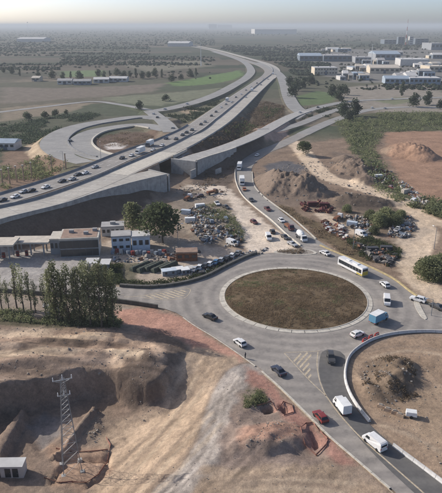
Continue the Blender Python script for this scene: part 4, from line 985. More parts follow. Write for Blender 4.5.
# traffic on the motorway
ML = [(2, 199.5, 'darkgrey'), (15, 196, 'white'), (23.5, 191, 'silver'), (31, 190, 'black'), (45.5, 186.5, 'white'), (62, 180.5, 'darkgrey'), (72, 178.5, 'silver'), (77.5, 174, 'darkgrey'), (85, 172.5, 'white'), (95, 166.5, 'silver'), (122, 157.5, 'black'), (131.5, 155, 'white'), (153, 149.5, 'white'), (162, 145, 'white'), (166, 138, 'navy'), (176, 138.5, 'darkgrey'), (182.5, 134.5, 'darkgrey'), (186.5, 132, 'black'), (192, 129.5, 'darkgrey'), (201, 124, 'black'), (205, 121.5, 'grey'), (211.5, 115.5, 'black'), (216, 111.5, 'darkgrey'), (221, 107, 'white'), (226, 104, 'grey'), (231, 102, 'white'), (236, 97, 'darkgrey'), (241, 94, 'white'), (246, 90, 'grey'), (251, 86.5, 'white'), (257, 83, 'darkgrey'), (263, 78.5, 'white')]
for i, (x, y, c_) in enumerate(ML):
    veh('sedan' if i < 14 else 'far_car', x, y, (-8, 4.2) if y < 165 else (-8, 2.6), c_, f'{c_} car, {ordinal(i)} from the left in the motorway traffic queue'.replace('darkgrey', 'dark grey'), 'cars queued on the motorway', 'carriage_left')
veh('far_lorry', 140, 150, (-8, 3.4), 'white', 'white lorry in the motorway queue just left of the bridge', 'lorries on the motorway', 'carriage_left', up=1.8)
veh('lorry', 149.5, 143, (-8, 4), 'navy', 'dark blue lorry standing above the bridge', 'lorries on the motorway', 'carriage_left', up=1.8)
veh('far_lorry', 227, 99.5, (-6, 4.6), 'white', 'white lorry on the distant queue beside the motorway barrier', 'lorries on the motorway', 'carriage_left', up=1.8)
for i, (x, y, c_, kd) in enumerate([(246, 97, 'white', 'far_car'), (252, 90.5, 'white', 'far_lorry'), (261, 84.5, 'silver', 'far_car'), (268, 79, 'white', 'far_car'), (273, 74, 'white', 'far_lorry')]):
    veh(kd, x, y, (6, -5), c_, f'{c_} {"lorry" if "lorry" in kd else "car"}, {ordinal(i)} nearest on the right carriageway of the far motorway', 'vehicles on the right carriageway', 'carriage_right')
for i, (x, y, rd, c_) in enumerate([(70, 140.5, 'loop_outer', 'darkgrey'), (153.5, 113.5, 'link_road', 'white'), (157.5, 117, 'link_road', 'darkgrey'), (187, 103.5, 'exit_ramp', 'white'), (165, 108.8, 'exit_ramp', 'silver'), (173, 128, 'loop_inner', 'grey'), (300, 112, 'east_road', 'white'), (318, 107, 'east_road', 'darkgrey'), (372, 107.5, 'east_lane', 'white'), (385, 108, 'east_lane', 'silver'), (392, 98.5, 'east_road', 'white')]):
    lb = ['dark car on the loop ramp', 'white car at the link road junction', 'dark car below the white one on the link road', 'white car on the ramp by the dry islands', 'silver car at the start of the ramp by the dry islands', 'grey car where the loop meets the motorway', 'white car by the small unfinished roundabout', 'dark car on the road past the lawn', 'white car on the lane beside the big dark trees', 'silver car right of the white one on the tree lane', 'white car far right on the gravel road'][i]
    veh('far_car', x, y, (6, -2.5), c_, lb, 'cars on the side roads', rd)
# ------------------------------------------------------------------ foliage
def leafcloud(cs, rs, n, size, flat=.0):
    """n leaf quads spread through ellipsoids (centres cs, radii rs)"""
    cs = np.asarray(cs, float); rs = np.asarray(rs, float); wgt = rs.prod(1) ** (2 / 3); k = rng.choice(len(cs), n, p=wgt / wgt.sum())
    u = rng.normal(size=(n, 3)); u /= np.linalg.norm(u, axis=1)[:, None]; r_ = rng.uniform(.35, 1.05, n) ** .55
    c = cs[k] + u * rs[k] * r_[:, None]
    a = rng.normal(size=(n, 3)); a /= np.linalg.norm(a, axis=1)[:, None]; b = np.cross(a, rng.normal(size=(n, 3))); b /= np.linalg.norm(b, axis=1)[:, None] + 1e-9
    s = size * rng.uniform(.55, 1.35, n)[:, None]; a = a * s * .5; b = b * s * .36
    v = np.stack([c - a, c + b, c + a, c - b], 1).reshape(-1, 3); return v, np.arange(4 * n).reshape(-1, 4)
def crown_clumps(h, r, h0, n, rnd, narrow=False):
    cs, rs = [], []
    for i in range(n):
        t = (i + .5) / n if narrow else rnd.random() ** .8
        z = h0 + (h - h0) * (t if narrow else t * .86 + .04)
        env = (math.sin(math.pi * min(1, .12 + .88 * t) ** .75) ** .6 if not narrow else (1 - t) ** .45 * min(1, .45 + t * 2.2))
        a = rnd.uniform(0, 6.283); q = r * env * rnd.uniform(.25, .72)
        s = r * (.30 + .25 * rnd.random()) * (1.0 if not narrow else .8)
        cs.append((q * math.cos(a), q * math.sin(a), z)); rs.append((s, s, s * (1.6 if narrow else .8)))
    return cs, rs
TREE = {}
def tree_proto(key, h, r, h0, clumps, leaves, size, leafmat, narrow=False, seed=1, stems=5):
    rnd = random.Random(seed); cs, rs = crown_clumps(h, r, h0, clumps, rnd, narrow)
    v, f_ = leafcloud(cs, rs, leaves, size)
    cm = npmesh('crown', v, f_, [leafmat])
    mb = MB(); tr = .025 * h * (.7 if narrow else 1); p = Vector((0, 0, -.3))
    for i in range(4):
        q = Vector((rnd.uniform(-.02, .02) * h, rnd.uniform(-.02, .02) * h, h * .72 * (i + 1) / 4)); mb.beam(p, q, tr * (1 - i * .22), 0, 7, tr * (1 - (i + 1) * .22)); p = q
    for i in rnd.sample(range(len(cs)), min(stems, len(cs))):
        c_ = Vector(cs[i]); mb.beam(Vector((0, 0, max(h0 * .6, c_.z * .55))), c_, tr * .4, 0, 5, tr * .12)
    TREE[key] = (cm, mb.mesh('trunk', ['bark']), h)
tree_proto('round_a', 8, 4.0, 1.8, 26, 2600, .55, 'leaf_dark', seed=3); tree_proto('round_b', 8, 3.6, 2.0, 22, 2200, .55, 'leaf_olive', seed=5); tree_proto('bush', 4, 3.2, .2, 22, 2400, .42, 'leaf_scrub', seed=6)
tree_proto('far_a', 9, 4.2, .8, 22, 1100, .75, 'leaf_far', seed=7); tree_proto('far_b', 9, 3.6, 1.0, 20, 1000, .75, 'leaf_far', seed=8); tree_proto('far_c', 10, 2.6, .8, 16, 700, .7, 'leaf_far', True, seed=9); tree_proto('far_bush', 4, 3.4, .1, 16, 700, .6, 'leaf_far', seed=10)
for i in range(5): tree_proto(f'poplar_{i}', 16, 2.5, .8 + .5 * (i % 3), 26, 1900 - 150 * i, .42, 'leaf_olive' if i % 2 else 'leaf_pale', True, seed=20 + i, stems=12)
for i in range(3): tree_proto(f'sapling_{i}', 12, 1.9, 3.0, 14, 560, .40, 'leaf_pale', True, seed=40 + i, stems=10)
def tree(key, loc, h, label, group=None, wide=1.0, cat='tree', name='tree'):
    cm, tm, hh = TREE[key]; s = h / hh
    t = thing(name, label, cat, tuple(loc), random.uniform(0, 6.28), group)
    c_ = link('crown', cm, t); tr = link('trunk', tm, t)
    c_.scale = (s * wide, s * wide, s); tr.scale = (s, s, s); return t
def htop(B, pytop):
    d = ray(CX, pytop); return CAMH + d[2] * B[1] / d[1] - B[2]
# poplar clump and saplings on the left
pops = [(52, 319), (57, 322), (63, 320), (69, 324), (75, 321), (80, 325), (86, 322), (91, 326), (97, 322), (102, 327), (108, 323), (114, 326)]
tops = [270, 263, 272, 266, 271, 268, 264, 265, 268, 262, 266, 272]
for i, (x, y) in enumerate(pops):
    B = G(x, y); h_ = htop(B, tops[i])
    tree(f'poplar_{i % 5}', B, h_, f'slender pale green poplar, {ordinal(i)} from the left in the dense clump', 'poplars in the roadside clump', 1.08, name='poplar_tree')
for i, (x, y, tp) in enumerate([(2, 309, 268), (9, 311, 280), (17, 308, 263), (24, 312, 266), (31, 310, 272), (36, 313, 280), (46, 314, 276)]):
    B = G(x, y); tree(f'sapling_{i % 3}', B, htop(B, tp), f'thin sparse young tree, {ordinal(i)} from the left edge beside the left road', 'saplings at the left edge', name='young_tree')
B = G(163, 243); tree('round_a', B, htop(B, 205), 'big dark round tree in the middle of the storage yard', wide=1.25)
B = G(133, 235); tree('round_b', B, htop(B, 202), 'lighter green tree left of the big dark tree', wide=.95)
B = G(303, 154); tree('round_a', B, 7.5, 'dark bushy tree beside the approach road bend above the gravel heap', wide=1.45)
for i, (x, y, h_, wd) in enumerate([(431, 277, 6.0, 1.25), (440, 272, 5.5, 1.1), (422, 273, 4.5, 1.0), (437, 281, 3.6, 1.1)]):
    tree('bush', G(x, y), h_, ['big rounded pale green bush beside the dirt track at the right edge', 'bush at the right frame edge behind the big rounded one', 'smaller bush left of the big rounded one by the track', 'low bush in front of the big rounded one'][i], 'bushes by the right track', wd, 'bush', 'bush')
for i, (x, y, h_, key) in enumerate([(378, 226, 5, 'bush'), (386, 222, 5.5, 'bush'), (394, 226, 4.5, 'bush'), (370, 219, 3.5, 'bush'), (347, 212, 3, 'bush'), (400, 219, 3.5, 'bush'), (374, 234, 3.0, 'bush')]):
    tree(key, G(x, y), h_, f'scrubby bush, {ordinal(i)} one of the group among the white scrap heaps', 'bushes among the scrap heaps', 1.1, 'bush', 'bush')
for i, (x, y, h_, key, lb) in enumerate([(344, 117, 14, 'far_a', 'large dark tree at the left of the roadside pair beside the tree lane'), (355, 116, 15, 'far_b', 'tallest dark tree by the bend of the tree lane'), (349, 121, 10, 'far_a', 'dark tree in front of the tallest one'), (413, 107, 14, 'far_a', 'large dark tree on the right by the gravel road'), (427, 105, 14, 'far_b', 'second large dark tree right of it by the gravel road'), (440, 109, 9, 'far_a', 'dark tree at the right frame edge by the lane'),
        (339, 101, 16, 'far_b', 'tall tree right of the lawn'), (332, 97, 14, 'far_a', 'tree behind the lawn'), (345, 95, 12, 'far_a', 'tree behind the tall one right of the lawn'), (402, 96, 15, 'far_c', 'narrow tall tree alone on the gravel ground'), (292, 97, 15, 'far_a', 'dark tree beside the descending ramp'), (296, 91, 16, 'far_b', 'dark tree above it along the ramp'), (289, 87, 14, 'far_a', 'upper dark tree along the descending ramp'), (303, 88, 14, 'far_b', 'tree left of the cream building'), (311, 84, 13, 'far_a', 'tree in front of the cream building'),
        (139, 110, 9, 'far_a', 'lone dark tree at the ramp junction'), (166, 101, 6, 'far_bush', 'dark bush on the green verge'), (27, 120, 6, 'far_bush', 'dark bush at the left field edge'), (45, 118, 5, 'far_bush', 'bush in the left hedge row'), (56, 116, 5, 'far_bush', 'bush at the right of the left hedge row'), (66, 115, 5, 'far_a', 'small tree ending the left hedge row')]):
    tree(key, G(x, y), h_, lb, 'trees in the middle distance', 1.1)
row = [(4, 73), (12, 74), (20, 76), (38, 78), (52, 79), (63, 80), (71, 79), (80, 80), (98, 77), (104, 78), (110, 77), (117, 76), (124, 78), (130, 77), (136, 78), (142, 79), (149, 78), (155, 77), (162, 78), (172, 82), (181, 80), (190, 77), (196, 76)]
for i, (x, y) in enumerate(row):
    tree(['far_a', 'far_b', 'far_c', 'far_a'][i % 4], G(x, y), 9 + 5 * ((i * 37) % 10) / 10, f'dark hazy tree, {ordinal(i)} from the left in the field row behind the loop', 'trees in the far field row', 1.15)

# scrub, weeds and hedges: too many stems to count
def scrub(name, label, polypx, n, h, size, mat, per=9, z=0.0, mask=None, r=.8, up=False):
    poly = PP(polypx, z); x0, y0 = poly.min(0); x1, y1 = poly.max(0); pts = []
    x = rng.uniform(x0, x1, n * 6); y = rng.uniform(y0, y1, n * 6); k = inside(poly, x, y) & (fbm(x / (size * 14), y / (size * 14), 19) > (.47 if mask is None else mask))
    x, y = x[k], y[k]
    for r__ in ROADS.values():
        d_ = pdist(r__['line'][::2], x, y)[0]; k = d_ > r__['hw'] + 1.0; x, y = x[k], y[k]
    x, y = x[:n], y[:n]; n = len(x)
    if n == 0: return
    zz = np.array([hz(a, b) for a, b in zip(x, y)])
    hh = h * rng.uniform(.35, 1.15, n)
    c = np.repeat(np.stack([x, y, zz], 1), per, 0); H_ = np.repeat(hh, per)
    c = c + np.stack([rng.normal(0, r * .5, n * per), rng.normal(0, r * .5, n * per), rng.uniform(.02, 1, n * per) * H_], 1)
    m_ = n * per; a = rng.normal(size=(m_, 3)); a /= np.linalg.norm(a, axis=1)[:, None]; b = np.cross(a, rng.normal(size=(m_, 3))); b /= np.linalg.norm(b, axis=1)[:, None] + 1e-9
    s = size * rng.uniform(.5, 1.3, m_)[:, None]
    v = np.stack([c - a * s * .5, c + b * s * .36, c + a * s * .5, c - b * s * .36], 1).reshape(-1, 3)
    o = link(name, npmesh(name, v, np.arange(4 * m_).reshape(-1, 4), [mat])); return tag(o, label, kind='stuff')
scrub('undergrowth', 'dense green scrub belt between quarry mounds and lane', [(335, 122), (380, 113), (450, 113), (455, 130), (386, 132), (374, 150), (402, 186), (422, 206), (402, 208), (377, 192), (358, 162), (346, 142)], 1500, 2.6, .95, 'leaf_scrub', 11, mask=.36, r=1.6)
scrub('undergrowth', 'darker shrubs within the green scrub belt', [(345, 128), (380, 118), (450, 118), (455, 127), (386, 129), (366, 145), (392, 186), (410, 202), (380, 190), (356, 155)], 420, 3.4, 1.0, 'leaf_dark', 12, mask=.5, r=1.6)
scrub('undergrowth', 'scrub on the far quarry corner beside the track at right', [(398, 196), (430, 200), (450, 208), (450, 222), (430, 214), (405, 205)], 420, 2.8, .8, 'leaf_olive', 11, mask=.42, r=1.3)
scrub('undergrowth', 'dry weeds on the bank between approach road and quarry', [(258, 196), (300, 212), (340, 238), (376, 262), (362, 264), (326, 246), (300, 226), (270, 206)], 600, .9, .42, 'leaf_brown', 8, mask=.44, r=.7)
scrub('undergrowth', 'brown weeds covering the upper motorway embankment', [(190, 152), (219, 136), (245, 114), (263, 97), (284, 102), (284, 114), (262, 126), (228, 141), (198, 153)], 1500, 1.3, .9, 'leaf_brown', 7, z=4, mask=.38, r=1.3)
scrub('undergrowth', 'dark bushes along the motorway embankment foot', [(222, 136), (248, 117), (268, 102), (282, 106), (262, 124), (236, 138)], 260, 2.2, 1.1, 'leaf_dark', 9, z=3, mask=.5, r=1.4)
scrub('undergrowth', 'sparse weeds on the dark ramp embankment', [(190, 170), (215, 157), (248, 144), (262, 140), (240, 158), (232, 180), (200, 184)], 500, .7, .5, 'leaf_brown', 6, z=2, mask=.5, r=.8)
scrub('hedge', 'dark hedge along the foot of the poplars', [(-20, 309), (40, 312), (120, 321), (122, 329), (60, 325), (-20, 320)], 800, 1.1, .45, 'leaf_scrub', 10, mask=.34, r=.8)
scrub('hedge', 'green planting behind the planter wall', [(120, 284.5), (150, 286), (180, 282.5), (206, 275.5), (226, 265.5), (224, 262.5), (190, 276), (150, 282), (118, 279)], 420, .9, .4, 'leaf_dark', 9, mask=.3, r=.5)
scrub('undergrowth', 'weedy lawn corner beside the forecourt', [(84, 268), (108, 262), (122, 264), (122, 284), (92, 286)], 600, 1.1, .45, 'leaf_dark', 9, mask=.34, r=.7)
scrub('undergrowth', 'weeds growing over the scrap heap in the yard', [(196, 214), (212, 204), (232, 214), (246, 238), (240, 246), (222, 236), (208, 226)], 520, 1.6, .45, 'leaf_scrub', 10, mask=.42, r=.8)
scrub('undergrowth', 'dry shrubs on the kerbed island at the yard mouth', [(276, 252.5), (283, 250.5), (300, 249.5), (311, 251), (313, 253.5), (296, 254.5)], 120, 1.1, .35, 'leaf_brown', 10, mask=.2, r=.4)
scrub('undergrowth', 'dark weeds in front of the scrap piles by the kerb', [(345, 240), (372, 238), (402, 250), (398, 266), (384, 268), (358, 256)], 420, 1.5, .5, 'leaf_dark', 10, mask=.46, r=.8)
scrub('undergrowth', 'weeds among the grey soil left of the bottom road', [(246, 388), (264, 392), (268, 404), (244, 410)], 240, .8, .3, 'leaf_scrub', 8, mask=.42, r=.5)
scrub('undergrowth', 'weeds around the earth heap in the round plot', [(362, 362), (392, 356), (416, 370), (418, 396), (388, 406), (364, 398)], 300, .7, .32, 'leaf_brown', 8, mask=.5, r=.5)
scrub('undergrowth', 'rough field scrub left of the loop ramp', [(0, 124), (44, 118), (92, 113), (104, 116), (70, 124), (46, 136), (30, 148), (0, 154)], 1300, 1.8, 1.2, 'leaf_far', 8, mask=.44, r=1.8)
scrub('undergrowth', 'low bushes behind the motorway on the left', [(0, 168), (40, 160), (80, 162), (96, 160), (70, 172), (30, 184), (0, 192)], 420, 2.4, .9, 'leaf_scrub', 9, mask=.48, r=1.3)
scrub('undergrowth', 'scrub on the dry islands beside the ramp', [(162, 110), (196, 105), (220, 99), (206, 111), (186, 121), (176, 119)], 420, 1.8, 1.2, 'leaf_far', 8, z=2, mask=.44, r=1.8)
scrub('undergrowth', 'scrub inside the big loop ramp', [(94, 138), (108, 134), (140, 131), (158, 133), (150, 142), (128, 148), (104, 147)], 260, .9, .6, 'leaf_brown', 9, z=3, mask=.5, r=1.5)
scrub('undergrowth', 'scrub around the lawn and small unfinished roundabout', [(286, 104), (300, 108), (326, 108), (345, 104), (360, 106), (330, 116), (306, 124), (292, 110)], 500, 1.6, 1.1, 'leaf_far', 8, mask=.46, r=1.7)
# far woods and hedgerows on the plain: one mass
def woodland(name, label, bands, n, seed):
    r_ = np.random.default_rng(seed); ico = bmesh.new(); bmesh.ops.create_icosphere(ico, subdivisions=1, radius=1); iv = np.array([v_.co for v_ in ico.verts]); if_ = np.array([[v_.index for v_ in f_.verts] for f_ in ico.faces]); ico.free()
    V, Fc = [], []
    tot = sum(b[4] for b in bands)
    for (x0, x1, y0, y1, wt, hh) in bands:
        k = int(n * wt / tot); px = r_.uniform(x0, x1, k); py = r_.uniform(y0, y1, k)
        W_ = np.array([P2(a, b) for a, b in zip(px, py)]); WX, WY = W_[:, 0], W_[:, 1]
        ok = (fbm(WX / 330, (WY + .2 * WX) / 75, seed, 3) > .50) | (rng.uniform(0, 1, k) < .06)
        for rk in ('carriage_left', 'carriage_right', 'right_ramp', 'exit_ramp', 'east_road'): ok &= pdist(ROADS[rk]['line'], WX, WY)[0] > ROADS[rk]['hw'] + 16
        for X, Y in zip(WX[ok], WY[ok]):
            sz = hh * .5 * r_.uniform(.4, 1.3); sc = np.array([sz * r_.uniform(.7, 1.5), sz * r_.uniform(.7, 1.5), sz * r_.uniform(.4, .8)])
            v_ = iv * sc * r_.uniform(.72, 1.25, (len(iv), 1)) + np.array([X, Y, sz * .45])
            Fc.append(if_ + sum(len(q) for q in V) if False else if_ + len(V) * len(iv)); V.append(v_)
    o = link(name, npmesh(name, np.concatenate(V), np.concatenate(Fc), ['leaf_far'], smooth_=False)); tag(o, label, kind='stuff')
woodland('woodland', 'dark hedgerows and tree belts on the hazy plain at left', [(-10, 150, 46, 56, 9, 6), (-10, 60, 64, 74, 3, 5), (60, 215, 55, 68, 8, 5.5), (-10, 215, 36, 46, 8, 8), (-10, 240, 30, 36, 5, 12), (100, 215, 72, 79, 2.5, 4.5)], 7500, 5)
woodland('woodland', 'dark wooded belt right of the distant motorway bend', [(222, 330, 45, 56, 9, 7), (262, 330, 55, 72, 10, 6), (285, 318, 70, 86, 5, 5), (318, 450, 78, 90, 4, 4.5), (300, 450, 36, 50, 5, 8), (230, 450, 30, 36, 4, 12), (340, 450, 52, 72, 3, 5)], 7500, 6)

# ------------------------------------------------------------------ buildings
def building(px0, px1, py, h, depth, wallm, roofm, label, roof='flat', win=0, name='building', rz=0.0, group=None, door=0, z=None, rows=1):
    A = G(px0, py); Bq = G(px1, py); c_ = (A + Bq) / 2; wd = (Bq - A).length
    t = thing(name, label, 'building', (c_.x, c_.y + depth / 2, c_.z), rz, group)
    mb = MB(); mb.box(-wd / 2, -depth / 2, -1, wd / 2, depth / 2, h); mb.build('wall', wallm, t); mb = MB()
    if roof == 'gable':
        e = .5; rh = min(depth * .16, h * .45)
        mb.add([(-wd / 2 - e, -depth / 2 - e, h), (wd / 2 + e, -depth / 2 - e, h), (wd / 2 + e, depth / 2 + e, h), (-wd / 2 - e, depth / 2 + e, h), (-wd / 2 - e, 0, h + rh), (wd / 2 + e, 0, h + rh)], [(0, 1, 5, 4), (2, 3, 4, 5), (1, 2, 5), (3, 0, 4), (3, 2, 1, 0)])
    else: mb.box(-wd / 2 - .15, -depth / 2 - .15, h, wd / 2 + .15, depth / 2 + .15, h + .5)
    ro = mb.build('roof', roofm, t)
    if roof == 'flat' and wd > 8:
        for i in range(max(1, int(wd / 14))):
            mb = MB(); x = -wd / 2 + wd * (i + .5) / max(1, int(wd / 14)) + random.uniform(-1, 1); mb.box(x - 1, -.8, h + .5, x + 1, .8, h + 1.5); mb.build('roof_vent', 'roof_grey', ro)
    for r_ in range(rows):
        for i in range(win):
            x = -wd / 2 + wd * (i + .5) / win; ww = wd / win * .3; z0 = h * (r_ + .42) / rows; z1 = h * (r_ + .78) / rows
            mb = MB(); mb.box(x - ww, -depth / 2 - .07, z0, x + ww, -depth / 2 + .05, z1); mb.build('window', 'window_dark', t)
    for i in range(door):
        x = -wd / 2 + wd * (i + .5) / door; mb = MB(); mb.box(x - min(2, wd / door * .3), -depth / 2 - .06, 0, x + min(2, wd / door * .3), -depth / 2 + .05, h * .65); mb.build('door', 'wall_slate', t)
    return t
FB = 'far industrial buildings'
for a in [(314, 337, 75, 11, 30, 'wall_cream', 'roof_white', 'cream multi storey building behind the trees', 'flat', 8, 2), (371, 400, 73.5, 9, 40, 'wall_cream', 'roof_cream', 'long cream shed in the middle of the estate', 'gable', 6, 1), (386, 410, 84, 7, 26, 'wall_blue', 'roof_blue', 'blue roofed shed left in the nearest blue row', 'gable', 5, 1), (411, 441, 84.5, 8, 30, 'wall_blue', 'roof_white', 'blue shed with pale roof right in the nearest blue row', 'flat', 7, 1), (357, 368, 80, 6, 16, 'wall_cream', 'roof_blue', 'small cream house with blue roof', 'gable', 3, 1), (345, 356, 79, 6, 14, 'wall_grey', 'roof_cream', 'small grey building with cream roof left of the blue roofed house', 'flat', 3, 1),
          (402, 430, 66, 12, 60, 'wall_white', 'roof_white', 'wide white warehouse at the back right', 'flat', 0, 1), (428, 448, 72, 9, 40, 'wall_cream', 'roof_cream', 'cream warehouse cut by the right frame edge', 'flat', 4, 1), (300, 322, 61, 11, 60, 'wall_slate', 'roof_blue', 'slate blue warehouse left in the rear row', 'gable', 5, 1), (324, 352, 61.5, 12, 70, 'wall_slate', 'roof_grey', 'slate warehouse in the middle of the rear row', 'flat', 6, 1), (356, 372, 63, 11, 50, 'wall_grey', 'roof_grey', 'grey block right of the slate warehouse', 'flat', 4, 1), (375, 400, 60, 13, 70, 'wall_grey', 'roof_blue', 'grey shed with blue roof behind the long cream shed', 'gable', 5, 1),
          (398, 404, 45, 30, 30, 'wall_slate', 'roof_grey', 'dark tower block left of the white tower', 'flat', 2, 5), (409, 413, 45, 32, 20, 'wall_white', 'roof_white', 'slim white tower on the skyline', 'flat', 1, 4), (416, 428, 45, 24, 60, 'wall_slate', 'roof_grey', 'broad dark block right of the slim white tower', 'flat', 3, 3), (384, 396, 44, 17, 60, 'wall_slate', 'roof_grey', 'low dark block left of the tower group', 'flat', 3, 2), (430, 446, 50, 20, 80, 'wall_grey', 'roof_grey', 'grey hall at the right edge behind the warehouses', 'flat', 4, 1),
          (168, 180, 46.5, 12, 120, 'wall_white', 'roof_white', 'white greenhouse block left half beyond the motorway end', 'gable', 0, 1), (181, 190, 46.5, 12, 120, 'wall_white', 'roof_white', 'white greenhouse block right half beyond the motorway end', 'gable', 0, 1), (254, 296, 34, 40, 400, 'wall_white', 'roof_white', 'long pale hall just under the skyline', 'flat', 0, 1), (208, 216, 29, 90, 400, 'wall_slate', 'roof_grey', 'faint block on the horizon above the motorway end', 'flat', 0, 1), (218, 232, 28.5, 80, 400, 'wall_grey', 'roof_grey', 'faint broad block on the horizon right of the smaller one', 'flat', 0, 1),
          (17, 44, 42, 14, 120, 'wall_white', 'roof_white', 'pale hall at the far left of the plain', 'gable', 0, 1), (57, 71, 84.5, 5, 18, 'wall_white', 'roof_grey', 'white farm shed with grey roof at field edge', 'gable', 3, 1), (73, 90, 85, 5, 16, 'wall_grey', 'roof_grey', 'low grey farm shed in the middle of the field edge', 'gable', 4, 1), (93, 108, 83, 5, 20, 'wall_white', 'roof_white', 'white roofed farm shed right of the low grey one', 'gable', 3, 1), (109, 127, 82, 5, 18, 'wall_white', 'roof_white', 'rightmost long white farm shed by the tree row', 'gable', 4, 1), (32, 40, 81.5, 5, 14, 'wall_cream', 'roof_cream', 'small cream farm house at left', 'gable', 2, 1),
          (-6, 16, 150, 4.5, 12, 'wall_white', 'roof_blue', 'pale blue roofed shed at the left edge beyond the motorway', 'gable', 4, 1)]:
    building(a[0], a[1], a[2], a[3], a[4], a[5], a[6], a[7], a[8], a[9], rows=a[10], group=FB, rz=random.uniform(-.12, .12), door=1 if a[2] > 60 and a[9] else 0)
sheds = []
for i in range(44):
    x = 322 + (i * 53) % 118; y = [51, 55, 57.5, 64, 67.5, 70, 76.5, 79, 81.5][i % 9] + (i % 4) * .4; wpx = 5 + (i * 7) % 8
    sheds.append((x, y, wpx))
sheds.sort(key=lambda q: (q[1] // 9, q[0]))
for i, (x, y, wpx) in enumerate(sheds):
    wm = ['wall_white', 'wall_grey', 'wall_cream', 'wall_slate', 'wall_blue'][i % 5]; rm = ['roof_white', 'roof_grey', 'roof_cream', 'roof_blue', 'roof_grey', 'roof_white'][(i * 5) % 6]
    row_ = 'rear' if y < 63 else ('middle' if y < 72 else 'front'); nth = sum(1 for q in sheds[:i] if ('rear' if q[1] < 63 else ('middle' if q[1] < 72 else 'front')) == row_)
    building(x, x + wpx, y, 5 + (i * 3) % 5, 18 + (i * 11) % 22, wm, rm, f'small {wm[5:]} workshop, {ordinal(nth)} from the left among small {row_} row workshops', 'gable' if i % 3 else 'flat', 3, rz=random.uniform(-.2, .2), group='small workshops of the far estate', door=1)
# skyline masts
def mast(px, pyb, pyt, label, red=True, dish=False):
    B_ = G(px, pyb); h_ = htop(B_, pyt); t = thing('mast', label, 'mast', tuple(B_)); w_ = max(1.0, h_ * .02)
    for i in range(7):
        mb = MB(); mb.beam((0, 0, h_ * i / 7), (0, 0, h_ * (i + 1) / 7), w_ * (1 - i * .11), 0, 6, w_ * (1 - (i + 1) * .11)); mb.build('mast_section', 'red_plastic' if (i % 2 == 0 and red) else 'white_panel', t)
    if dish:
        mb = MB(); mb.beam((0, 0, h_ * .93), (0, 0, h_), w_ * 3, 0, 10, w_ * 2.2); mb.build('tank', 'concrete', t)
mast(405.5, 46, 19, 'red and white chimney mast on the right skyline'); mast(28.5, 33, 22, 'water tower on the left skyline', False, True); mast(371, 66, 44, 'thin pale mast standing among the warehouses', False); mast(201, 66, 42, 'thin mast left of the motorway bend', False)

# fuel station left: two canopies, pumps, glazed building
def canopy(px0, px1, py, h, depth, label, roofm='roof_cream', n=3, th=.6):
    A = G(px0, py); Bq = G(px1, py); c_ = (A + Bq) / 2; wd = (Bq - A).length; t = thing('canopy', label, 'canopy', (c_.x, c_.y, c_.z), .03)
    mb = MB(); mb.box(-wd / 2, -depth / 2, h, wd / 2, depth / 2, h + th); r_ = mb.build('roof', roofm, t)
    mb = MB(); mb.box(-wd / 2 - .06, -depth / 2 - .06, h + .08, wd / 2 + .06, depth / 2 + .06, h + th - .08); mb.build('fascia', 'concrete_pale', r_)
    for i in range(n):
        for y in (-depth * .28, depth * .28):
            x = -wd / 2 + wd * (i + .5) / n; mb = MB(); mb.box(x - .2, y - .2, -.2, x + .2, y + .2, h); mb.build('pillar', 'wall_grey', t)
    return t
canopy(-22, 19, 257, 5.2, 8, 'long beige flat canopy of the fuel station at left edge', 'roof_cream')
canopy(14, 52, 253, 4.6, 7, 'beige canopy next to the glazed station building', 'roof_cream')
canopy(86, 99, 269, 2.8, 5, 'small white car port roof in front of the glazed building', 'roof_white', 2, .2)
canopy(101, 111, 270, 2.8, 5, 'second small white car port roof further right', 'roof_white', 2, .2)
for i, (x, y) in enumerate([(4, 258), (18, 256.5), (27, 256)]):
    q = G(x, y); t = thing('fuel_pump', ['red fuel pump at the left edge under the long canopy', 'red fuel pump under the right end of the long canopy', 'red fuel pump nearest the glazed building'][i], 'fuel pump', tuple(q), 0, 'fuel pumps')
    mb = MB(); mb.box(-.9, -.5, -.1, .9, .5, .15); mb.build('plinth', 'concrete', t); mb = MB(); mb.box(-.5, -.3, .15, .5, .3, 2.0, taper=.04); bd = mb.build('body', 'red_metal', t); mb = MB(); mb.box(-.35, -.33, 1.2, .35, -.29, 1.7); mb.build('display', 'window_dark', bd); mb = MB(); mb.beam((.52, 0, 1.3), (.6, 0, .7), .05); mb.build('nozzle', 'black_rubber', bd)
A = G(60, 257); Bq = G(97, 257); wd = (Bq - A).length; c_ = (A + Bq) / 2
t = thing('station_building', 'two storey flat roofed building with dark glass front and white side wall', 'building', (c_.x, c_.y + 5, c_.z), .12)
mb = MB(); mb.box(-wd / 2, -5, -.3, wd / 2, 5, 6.4); mb.build('wall', 'wall_grey', t); mb = MB(); mb.box(wd / 2, -5, -.3, wd / 2 + .12, 5, 6.39); mb.build('side_wall', 'wall_white', t)
mb = MB(); mb.box(-wd / 2 - .2, -5.3, 6.4, wd / 2 + .2, 5.2, 7.0); r_ = mb.build('roof', 'concrete_pale', t); mb = MB(); mb.box(-wd / 2 + .4, -4.7, 7.0, wd / 2 - .4, 4.7, 7.06); mb.build('roof_sheet', 'roof_orange', r_)
for x, y in ((-3, 1), (2.2, -1.2), (5, 2)): mb = MB(); mb.box(x - .8, y - .6, 7.06, x + .8, y + .6, 8.0); mb.build('roof_unit', 'roof_grey', r_)
for i in range(6):
    for k_, (z0, z1) in enumerate(((.4, 2.9), (3.3, 6.0))):
        x = -wd / 2 + wd * (i + .5) / 6; mb = MB(); mb.box(x - wd / 12 + .04, -5.08, z0, x + wd / 12 - .04, -4.9, z1); mb.build('glass_panel', 'window_dark', t)
for i in range(3): mb = MB(); mb.box(wd / 2 + .05, -3.6 + i * 2.6, 3.6, wd / 2 + .16, -2.0 + i * 2.6, 5.2); mb.build('side_window', 'window_dark', t)
